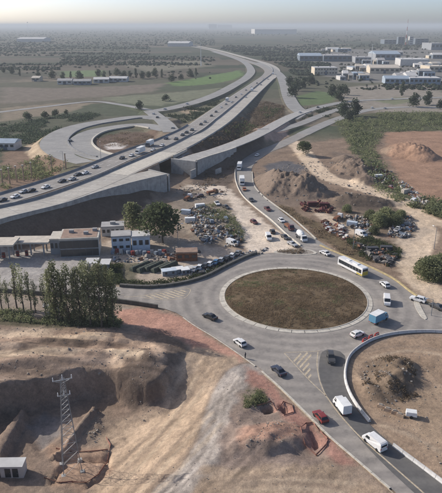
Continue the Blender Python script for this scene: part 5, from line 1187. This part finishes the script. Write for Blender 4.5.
building(50, 62, 254, 5.2, 8, 'wall_grey', 'concrete_pale', 'grey annex left of the glazed station building', 'flat', 3, rz=.1)
for a in [(111, 130, 251, 5.2, 6, 'shed_blue', 'roof_grey', 'pale blue cabin block left of the pair', 3), (131, 149, 250.5, 5.0, 6, 'shed_blue', 'roof_white', 'pale blue cabin block right of the pair beside the big tree', 3), (101, 123, 236, 3.4, 6, 'wall_white', 'roof_grey', 'row of white sheds under the retaining wall', 5)]:
    building(a[0], a[1], a[2], a[3], a[4], a[5], a[6], a[7], 'flat', a[8], rz=.15, group='yard cabins', rows=2 if a[3] > 5 else 1)
t = building(176, 197, 261.5, 3.0, 4, 'rust', 'roof_orange', 'rusty orange hut in front of the tree shadow', 'flat', 3, rz=.08)
# white and blue flat boxes and long dark tarpaulin rows
for i in range(5):
    q = G(140 + i * 7, 268 + (i % 2) * 1.2); t = thing('covered_stack', f'long dark green tarpaulin covered stack, {ordinal(i)} from the left in the storage yard', 'stack', tuple(q), R(52), 'covered stacks'); mb = MB(); mb.profile([(-4, 0, .9), (-4, 1.1, .8), (-3.8, 1.5, .4), (3.8, 1.5, .4), (4, 1.1, .8), (4, 0, .9)]); mb.build('cover', 'tarp_green', t)
    for s_ in (-2.6, 0, 2.6): mb = MB(); mb.box(s_ - .06, -.95, .02, s_ + .06, .95, 1.56, taper=.1); mb.build('strap', 'dark_metal', t)
for i, (x, y, s_, m_) in enumerate([(169, 274, 4.6, 'shed_blue'), (178, 272.5, 3.6, 'white_panel'), (185, 273, 2.6, 'white_panel'), (190, 271.5, 2.4, 'junk_white')]):
    q = G(x, y); t = thing('flat_cabin', ['wide pale blue flat roofed cabin by the covered stacks', 'white flat box cabin right of the pale blue one', 'small white box beside the white cabin', 'small pale box ending the cabin row'][i], 'cabin', tuple(q), .3, 'flat cabins'); mb = MB(); mb.box(-s_ / 2, -1.3, -.1, s_ / 2, 1.3, 1.5); mb.build('body', 'wall_grey', t); mb = MB(); mb.box(-s_ / 2 - .1, -1.4, 1.5, s_ / 2 + .1, 1.4, 1.62); mb.build('roof', m_, t)
    for k_ in (-1, 1): mb = MB(); mb.box(k_ * s_ * .25 - .35, -1.34, .5, k_ * s_ * .25 + .35, -1.28, 1.2); mb.build('window', 'window_dark', t)
# blue and red drums along the cabins
k = 0
for i in range(14):
    q = G(113 + i * 3.9 + random.uniform(-.5, .5), 254 + random.uniform(-1, 1.5)); m_ = ['junk_blue', 'red_metal', 'junk_white', 'junk_blue'][i % 4]
    t = thing('crate', f'{["blue", "red", "white", "blue"][i % 4]} goods crate, {ordinal(i)} from the left in the line before the cabins', 'crate', tuple(q), random.uniform(0, 1), 'goods crates before the cabins'); mb = MB(); mb.box(-.6, -.6, .12, .6, .6, 1.2 + random.random() * .7, taper=.05); mb.build('body', m_, t); mb = MB(); mb.box(-.7, -.7, -.05, .7, .7, .12); mb.build('pallet', 'tan_block', t)

# ------------------------------------------------------------------ rubble, scrap and stones
def rubble(name, label, polypx, n, smin, smax, mats, z=0.0, pile=0.0, flat=.6):
    poly = PP(polypx, z); x0, y0 = poly.min(0); x1, y1 = poly.max(0); x = rng.uniform(x0, x1, n * 5); y = rng.uniform(y0, y1, n * 5); k = inside(poly, x, y) & (fbm(x / 5, y / 5, 29) > .4); x, y = x[k][:n], y[k][:n]
    mb = MB()
    for a, b in zip(x, y):
        s_ = random.uniform(smin, smax) * (1 if random.random() > .12 else 1.7); zz = hz(a, b) + random.random() ** 2 * pile
        M = Matrix.Translation((a, b, zz)) @ Matrix.Rotation(random.uniform(0, 6.28), 4, 'Z') @ Matrix.Rotation(random.uniform(-.5, .5), 4, 'X') @ Matrix.Rotation(random.uniform(-.4, .4), 4, 'Y')
        ax, ay, az = s_ * random.uniform(.5, 1.2), s_ * random.uniform(.4, 1), s_ * random.uniform(.3, .9) * flat * 1.6
        j = lambda: random.uniform(-.18, .18) * s_
        vs = [(sx * ax / 2 + j(), sy * ay / 2 + j(), sz * az - az * .3 + j() * .6) for sz in (0, 1) for sx, sy in ((-1, -1), (1, -1), (1, 1), (-1, 1))]
        mb.add([M @ Vector(v_) for v_ in vs], [(3, 2, 1, 0), (4, 5, 6, 7), (0, 1, 5, 4), (1, 2, 6, 5), (2, 3, 7, 6), (3, 0, 4, 7)], random.randrange(len(mats)))
    if not mb.f: return
    o = mb.build(name, mats); return tag(o, label, kind='stuff')
JK = ['junk_white', 'junk_dark', 'junk_rust', 'stone', 'junk_blue', 'stone_grey', 'stone']
rubble('scrap', 'mixed scrap heap with white pieces in the storage yard', [(186, 212), (202, 204), (214, 212), (244, 240), (238, 247), (206, 245), (192, 232)], 900, .3, 1.05, JK, pile=.8)
rubble('scrap', 'clutter along the cabins and tree', [(110, 252), (170, 250), (196, 246), (200, 252), (170, 262), (112, 262)], 160, .4, 1.2, JK)
rubble('scrap', 'loose material behind the planter wall', [(176, 274), (204, 268), (244, 252), (268, 248), (262, 253), (226, 266), (190, 278)], 160, .4, 1.2, ['junk_white', 'junk_dark', 'stone', 'junk_blue'])
rubble('scrap', 'white scrap heaps left of the bushes by the dirt track', [(346, 216), (366, 218), (376, 232), (366, 236), (350, 228)], 300, .3, 1.2, JK, pile=.8)
rubble('scrap', 'white scrap heaps right of the bushes by the dirt track', [(392, 216), (410, 214), (416, 228), (408, 238), (388, 238)], 420, .3, 1.2, JK, pile=.8)
rubble('scrap', 'dark red scrap stacks on the quarry edge', [(300, 204), (318, 202), (334, 207), (330, 213), (304, 211)], 190, .4, 1.3, ['dark_red', 'dark_red', 'dark_red', 'junk_rust'], pile=1.0)
rubble('scrap', 'pinkish scrap strip beside the weed bank', [(322, 222), (340, 224), (352, 238), (344, 240), (328, 232)], 130, .5, 1.8, ['junk_rust', 'dark_red', 'junk_white'], pile=.5)
rubble('scrap', 'dark scrap pile at the kerb corner above the bus', [(352, 244), (366, 246), (396, 254), (400, 264), (386, 266), (366, 256)], 260, .4, 1.4, ['junk_dark', 'junk_dark', 'junk_dark', 'junk_rust', 'stone_grey'], pile=1.0)
rubble('scrap', 'mixed red and white scrap beyond the dark mound', [(372, 172), (390, 170), (396, 182), (382, 186)], 110, .4, 1.4, ['dark_red', 'junk_white', 'dark_red', 'stone'], pile=.8)
rubble('scrap', 'pale scrap strip along the dirt track at right', [(396, 180), (408, 184), (420, 196), (442, 206), (442, 212), (420, 204), (402, 190)], 210, .4, 1.3, ['junk_white', 'stone', 'junk_white', 'junk_rust'], pile=.6)
rubble('rubble', 'rocks strewn over the quarry mounds', [(250, 172), (300, 162), (380, 160), (385, 190), (395, 206), (310, 206), (262, 200)], 520, .2, .8, ['stone', 'stone_grey', 'stone'])
rubble('rubble', 'clods and stones on the rough spoil ground', [(-10, 325), (120, 328), (180, 345), (176, 372), (140, 398), (100, 370), (-10, 392)], 380, .08, .3, ['stone', 'stone', 'stone_grey'])
rubble('rubble', 'stones on the excavation floor and sand ramp', [(-10, 470), (60, 405), (180, 375), (250, 370), (330, 440), (350, 495), (-10, 495)], 260, .05, .18, ['stone', 'stone_grey', 'stone'])
rubble('rubble', 'broken clods on the heap in the round plot', [(362, 362), (392, 356), (416, 370), (418, 396), (388, 406), (364, 398)], 160, .1, .4, ['stone', 'stone_grey', 'stone'])
rubble('rubble', 'scattered pale stones on the round plot', [(350, 360), (400, 340), (442, 338), (442, 470), (380, 425)], 200, .06, .25, ['stone', 'stone'])
rubble('rubble', 'pale stone heap below the left road wall', [(42, 305), (56, 304), (58, 312), (44, 313)], 70, .3, .9, ['stone', 'junk_white'], pile=.6)
rubble('rubble', 'debris in front of the bridge wing walls', [(176, 186), (200, 182), (228, 186), (226, 196), (196, 200), (178, 196)], 160, .25, .9, ['stone', 'junk_rust', 'stone', 'stone_grey'], pile=.3)
rubble('rubble', 'stones by the tower footing', [(80, 415), (98, 410), (104, 425), (96, 445), (76, 445)], 40, .1, .35, ['stone', 'stone', 'stone'], z=-7)
rubble('rubble', 'mud clods between the two reddish pits', [(236, 420), (300, 424), (304, 446), (240, 450)], 110, .07, .28, ['stone', 'stone', 'tan_block'])

# ------------------------------------------------------------------ foreground objects
q = G(72, 468); q.z -= .2
Hh = htop(q, 379)
t = thing('lattice_tower', 'grey steel lattice power tower standing in the excavation', 'pylon', tuple(q), .35)
def tw(z): return 1.45 * (1 - z / Hh) ** 1.2 + .36
for sx, sy in ((-1, -1), (1, -1), (1, 1), (-1, 1)):
    mb = MB(); mb.beam((sx * tw(0), sy * tw(0), -.3), (sx * tw(Hh), sy * tw(Hh), Hh), .075, 0, 4, .055); mb.build('leg', 'steel', t)
    mb = MB(); mb.box(sx * tw(0) - .5, sy * tw(0) - .5, -.6, sx * tw(0) + .5, sy * tw(0) + .5, .45, taper=.1); mb.build('footing', 'concrete', t)
zs = [0]
while zs[-1] < Hh - 1.0: zs.append(zs[-1] + max(1.0, tw(zs[-1]) * 1.5))
zs[-1] = Hh
for i in range(len(zs) - 1):
    a_, b_ = zs[i], zs[i + 1]
    for k_ in range(4):
        c0 = [(-1, -1), (1, -1), (1, 1), (-1, 1)][k_]; c1 = [(-1, -1), (1, -1), (1, 1), (-1, 1)][(k_ + 1) % 4]
        mb = MB(); mb.beam((c0[0] * tw(a_), c0[1] * tw(a_), a_), (c1[0] * tw(b_), c1[1] * tw(b_), b_), .026); mb.beam((c1[0] * tw(a_), c1[1] * tw(a_), a_), (c0[0] * tw(b_), c0[1] * tw(b_), b_), .026); mb.beam((c0[0] * tw(b_), c0[1] * tw(b_), b_), (c1[0] * tw(b_), c1[1] * tw(b_), b_), .026); mb.build('brace', 'steel', t)
for z_, l_ in ((Hh - .2, 1.7), (Hh - 3.6, 1.1)):
    mb = MB(); mb.beam((-l_, 0, z_), (l_, 0, z_), .11); mb.beam((-l_, 0, z_), (0, .35, z_ - .9), .07); mb.beam((l_, 0, z_), (0, .35, z_ - .9), .07); mb.beam((-l_, 0, z_), (0, -.35, z_ + .05), .07); mb.beam((l_, 0, z_), (0, -.35, z_ + .05), .07); arm = mb.build('crossarm', 'steel', t)
    for s_ in (-1, 0, 1): mb = MB(); mb.beam((s_ * l_, 0, z_), (s_ * l_, 0, z_ + (.8 if s_ else 1.1)), .12, 0, 6, .08); mb.build('insulator', 'white_panel', arm)
# portable cabin in the corner
q = G(8, 478)
t = thing('site_cabin', 'white portable site cabin with two dark doors in the corner', 'cabin', (q.x, q.y, q.z - .1), .02)
mb = MB(); mb.box(-3.2, 0, 0, 3.0, 2.5, 2.7); mb.build('body', 'wall_white', t); mb = MB(); mb.box(-3.3, -.15, 2.7, 3.1, 2.6, 2.85); mb.build('roof', 'roof_white', t)
for x in (-1.9, .1, 1.55): mb = MB(); mb.box(x - .55, -.05, .25, x + .55, .04, 2.3); d_ = mb.build('door', 'window_dark', t); mb = MB(); mb.box(x + .35, -.09, 1.1, x + .42, -.05, 1.3); mb.build('handle', 'steel', d_)
# orange net fences round the pits and the tower
def netfence(pxs, label, z=None, h=1.0, closed=False, lean=.2):
    h *= .45
    pts = [G(x, y) for x, y in pxs]; t = thing('net_fence', label, 'fence', tuple(pts[0])); seq = list(zip(pts, pts[1:] + ([pts[0]] if closed else [])))
    for a, b in seq if closed else seq[:len(pts) - 1]:
        n = max(1, int((b - a).length / 2.2))
        for i in range(n):
            p0 = a.lerp(b, i / n); p1 = a.lerp(b, (i + 1) / n); p0.z = hz(p0.x, p0.y); p1.z = hz(p1.x, p1.y)
            o0 = Vector((random.uniform(-lean, lean), random.uniform(-lean, lean), h * random.uniform(.75, 1.05))); o1 = Vector((random.uniform(-lean, lean), random.uniform(-lean, lean), h * random.uniform(.75, 1.05)))
            mid_ = (p0 + p1) / 2; mo = (o0 + o1) / 2 * .86; nn = Vector((-(p1 - p0).y, (p1 - p0).x, 0)).normalized() * .02
            mb = MB(); up_ = Vector((0, 0, .06)); vs = [p0 + up_, mid_ + up_, p1 + up_, p1 + o1, mid_ + mo, p0 + o0]; mb.add([v_ - nn for v_ in vs] + [v_ + nn for v_ in vs], [(0, 1, 4, 5), (1, 2, 3, 4), (11, 10, 7, 6), (10, 9, 8, 7), (5, 4, 10, 11), (4, 3, 9, 10), (0, 6, 7, 1), (1, 7, 8, 2)]); kid(mb.build('net_panel', 'orange_net'), t)
            mb = MB(); mb.beam(p0 - Vector((0, 0, .2)), p0 + o0 * 1.15, .05); kid(mb.build('post', 'rust'), t)
netfence([(300, 428), (306, 424), (313, 424), (327, 440), (326, 446), (316, 456), (306, 446)], 'orange net fence around the pit beside the bottom road', closed=True)
netfence([(258, 406), (272, 402), (277, 411), (284, 402), (292, 405), (293, 413), (284, 416)], 'orange net fence around the two small dark pits', h=.8)
netfence([(44, 478), (60, 483), (86, 483), (100, 474), (108, 462), (110, 446), (106, 438)], 'orange net fence sweeping round the foot of the lattice tower', h=.9)
netfence([(56, 449), (72, 452), (90, 452), (108, 450)], 'dark red net fence across the trench behind the tower foot', h=.8)
# plastic barriers, blocks, small tractor cart in the round plot
for i, (x, y) in enumerate([(364.5, 341.5), (370.5, 338.5), (376.5, 336.2)]):
    q = Vector(P(x, y, 0)); b_ = Vector(P(x + 6, y - 2.6, 0)); t = thing('plastic_barrier', ['red plastic road barrier nearest the white hatchback', 'middle one of the three red plastic road barriers', 'red plastic road barrier farthest right of the three'][i], 'barrier', (q.x, q.y, .04), math.atan2(b_.y - q.y, b_.x - q.x), 'red plastic barriers')
    mb = MB(); mb.profile([(-.8, 0, .3), (-.75, .8, .12), (-.6, 1.0, .1), (.6, 1.0, .1), (.75, .8, .12), (.8, 0, .3)]); mb.build('body', 'red_plastic', t); mb = MB(); mb.box(-.5, -.2, .55, .5, .2, .72); mb.build('stripe', 'white_panel', t)
for i, (x, y, rz_) in enumerate([(381, 407.5, -.5), (388, 411, -.4), (395, 413.5, -.3), (400, 416.5, -.6)]):
    q = G(x, y); t = thing('concrete_block', f'tan rubble block, {ordinal(i)} from the left in the row on the round plot', 'block', tuple(q), rz_, 'tan blocks on the round plot'); mb = MB(); mb.box(-.8, -.4, -.1, .8, .4, .7, taper=.05); mb.build('body', 'tan_block', t); mb = MB(); mb.box(-.5, -.25, .7, .35, .2, .95, taper=.06); mb.build('rubble_cap', 'stone', t)
q = G(411, 416.5); t = thing('site_trailer', 'small white site trailer right of the tan blocks', 'trailer', tuple(q), -.25)
mb = MB(); mb.box(-1.1, -.75, .45, 1.1, .75, 1.35, taper=.08); mb.build('body', 'white_panel', t); mb = MB(); mb.beam((-1.1, 0, .5), (-2.0, 0, .45), .06); mb.build('drawbar', 'dark_metal', t)
for s_ in (-.8, .8): mb = MB(); mb.wheel(0, s_, .32, .2); mb.build('wheel', 'black_rubber', t)
# dark figure at the kerb: a standing person
def person(px, py, label, rz_):
    q = Vector(P(px, py, 0)); q.z = -.06
    verts = [(0, 0, .95), (0, 0, 1.2), (0, 0, 1.42), (0, 0, 1.52), (.01, 0, 1.64), (.01, 0, 1.74), (0, .1, .9), (.02, .11, .5), (0, .11, .08), (.14, .12, .04), (0, -.1, .9), (.05, -.11, .5), (.02, -.11, .08), (.16, -.12, .04), (0, .19, 1.4), (-.02, .25, 1.13), (.1, .24, .9), (0, -.19, 1.4), (-.02, -.25, 1.13), (.1, -.24, .9)]
    edges = [(0, 1), (1, 2), (2, 3), (3, 4), (4, 5), (0, 6), (6, 7), (7, 8), (8, 9), (0, 10), (10, 11), (11, 12), (12, 13), (2, 14), (14, 15), (15, 16), (2, 17), (17, 18), (18, 19)]
    rad = [.15, .15, .16, .065, .1, .085, .1, .075, .05, .045, .1, .075, .05, .045, .07, .055, .04, .07, .055, .04]
    me_ = bpy.data.meshes.new('person'); me_.from_pydata(verts, edges, []); o = link('person', me_, None, (q.x, q.y, q.z), rz_); bpy.context.view_layer.objects.active = o
    md = o.modifiers.new('skin', 'SKIN'); o.modifiers.new('sub', 'SUBSURF').levels = 1
    for i, r_ in enumerate(rad): me_.skin_vertices[0].data[i].radius = (r_, r_)
    me_.skin_vertices[0].data[0].use_root = True; me_.materials.append(MATS['dark_cloth']); tag(o, label, 'person')
    mb = MB(); mb.beam((.02, 0, 1.66), (.01, 0, 1.77), .105, 0, 8, .07); mb.build('hair', 'dark_cloth', o)
person(245.3, 358.5, 'person in dark clothes standing at the kerb near the red bank', 2.5)
# containers and vehicles standing among the scrap
for i, (x, y, m_, rz_, lb) in enumerate([(405, 193, 'roof_cream', .6, 'cream container beside the dirt track by the pale scrap strip'), (378, 178, 'white_panel', .2, 'white container beside the red and white scrap'), (352, 226, 'shed_blue', -.5, 'pale blue container at the white scrap left of the bushes'), (372, 252, 'dark_metal', .1, 'dark container among the dark scrap by the kerb'), (386, 251, 'dark_metal', -.1, 'black container right of the other dark one by the kerb'), (312, 206, 'dark_red', .1, 'dark red container on the quarry edge'), (324, 207, 'dark_red', -.1, 'dark red container right of its twin on the quarry edge'), (200, 208, 'white_panel', .3, 'white container above the scrap heap in the yard'), (186, 214, 'shed_blue', -.3, 'pale blue container left of the scrap heap in the yard'), (190, 222, 'white_panel', .1, 'white container between the big tree and the scrap heap')]):
    q = G(x, y); t = thing('container', lb, 'container', tuple(q), rz_, 'containers among the scrap'); t.scale = (.78, .8, .8); mb = MB(); mb.box(-2.6, -1.15, -.1, 2.6, 1.15, 2.4); bd = mb.build('body', m_, t)
    for k_ in range(9): mb = MB(); mb.box(-2.5 + k_ * .58, -1.2, .1, -2.25 + k_ * .58, -1.14, 2.3); mb.build('rib', m_, bd)
    mb = MB(); mb.box(2.59, -1.0, .05, 2.66, 1.0, 2.3); mb.build('door', m_, t)
for i, (kd, x, y, c_, lb) in enumerate([('pickup', 398, 229, 'white', 'white pickup in front of the right scrap heaps'), ('van', 361, 234, 'white', 'white van in front of the left scrap heaps'), ('flatbed', 338, 218, 'white', 'white flatbed truck on the lower dirt track'), ('hatch', 330, 229, 'silver', 'silver car beside the pinkish scrap strip'), ('van', 414, 201, 'white', 'white van where the dirt tracks meet'), ('hatch', 392, 187, 'maroon', 'maroon car by the pale scrap strip'), ('pickup', 206, 238, 'silver', 'silver pickup below the yard scrap heap'), ('van', 232, 243, 'white', 'white van at the foot of the yard scrap heap'), ('flatbed', 188, 198, 'white', 'white flatbed truck near the bridge opening')]):
    veh(kd, x, y, (5, 2 if i % 2 else -3), c_, lb, 'vehicles among the scrap')
# lamp posts
def lamp(px, py, h_, label, rz_=0):
    q = G(px, py); t = thing('street_lamp', label, 'street lamp', tuple(q), rz_, 'street lamps'); mb = MB(); mb.beam((0, 0, -.2), (0, 0, h_), .13, 0, 6, .08); mb.build('pole', 'steel', t); mb = MB(); mb.beam((0, 0, h_), (1.6, 0, h_ + .3), .06); mb.build('arm', 'steel', t); mb = MB(); mb.box(1.3, -.16, h_ + .22, 2.1, .16, h_ + .38, taper=.04); mb.build('lamp_head', 'white_panel', t)
for i, (x, y, h_, lb) in enumerate([(178, 248, 9, 'tall lamp post right of the big dark tree'), (353, 250, 8, 'lamp post behind the weed bank'), (434, 249, 8, 'lamp post on the dirt track at the right edge'), (431, 316, 5, 'short post beside the small kerbed island'), (64, 170, 10, 'lamp post behind the motorway queue'), (101, 160, 10, 'lamp post by the loop merge')]): lamp(x, y, h_, lb, i)
# wooden stakes / columns under construction behind the motorway
for i, (x, y) in enumerate([(3, 186), (10, 184), (17, 182), (24, 181), (32, 178), (52, 171), (66, 169)]):
    q = G(x, y); t = thing('concrete_column', f'bare concrete column, {ordinal(i)} from the left behind the motorway', 'column', tuple(q), .3, 'columns behind the motorway'); mb = MB(); mb.beam((0, 0, -.5), (0, 0, 8), .4, 0, 8, .34); mb.build('shaft', 'tan_block', t); mb = MB(); mb.box(-.5, -.5, 8, .5, .5, 8.5); mb.build('cap', 'concrete_pale', t)
# ------------------------------------------------------------------ haze
mb = MB(); mb.box(-59000, -39, -9, 59000, 69000, 100)
m = bpy.data.materials.new('haze'); m.use_nodes = True; n_ = m.node_tree.nodes; n_.remove(n_['Principled BSDF'])
pv = n_.new('ShaderNodeVolumePrincipled'); pv.inputs['Color'].default_value = (.66, .71, .75, 1); pv.inputs['Density'].default_value = .00015; pv.inputs['Anisotropy'].default_value = .1
m.node_tree.links.new(pv.outputs[0], n_['Material Output'].inputs['Volume']); MATS['haze'] = m
hzo = mb.build('haze', 'haze'); tag(hzo, 'pale haze filling the air over the plain', kind='stuff')
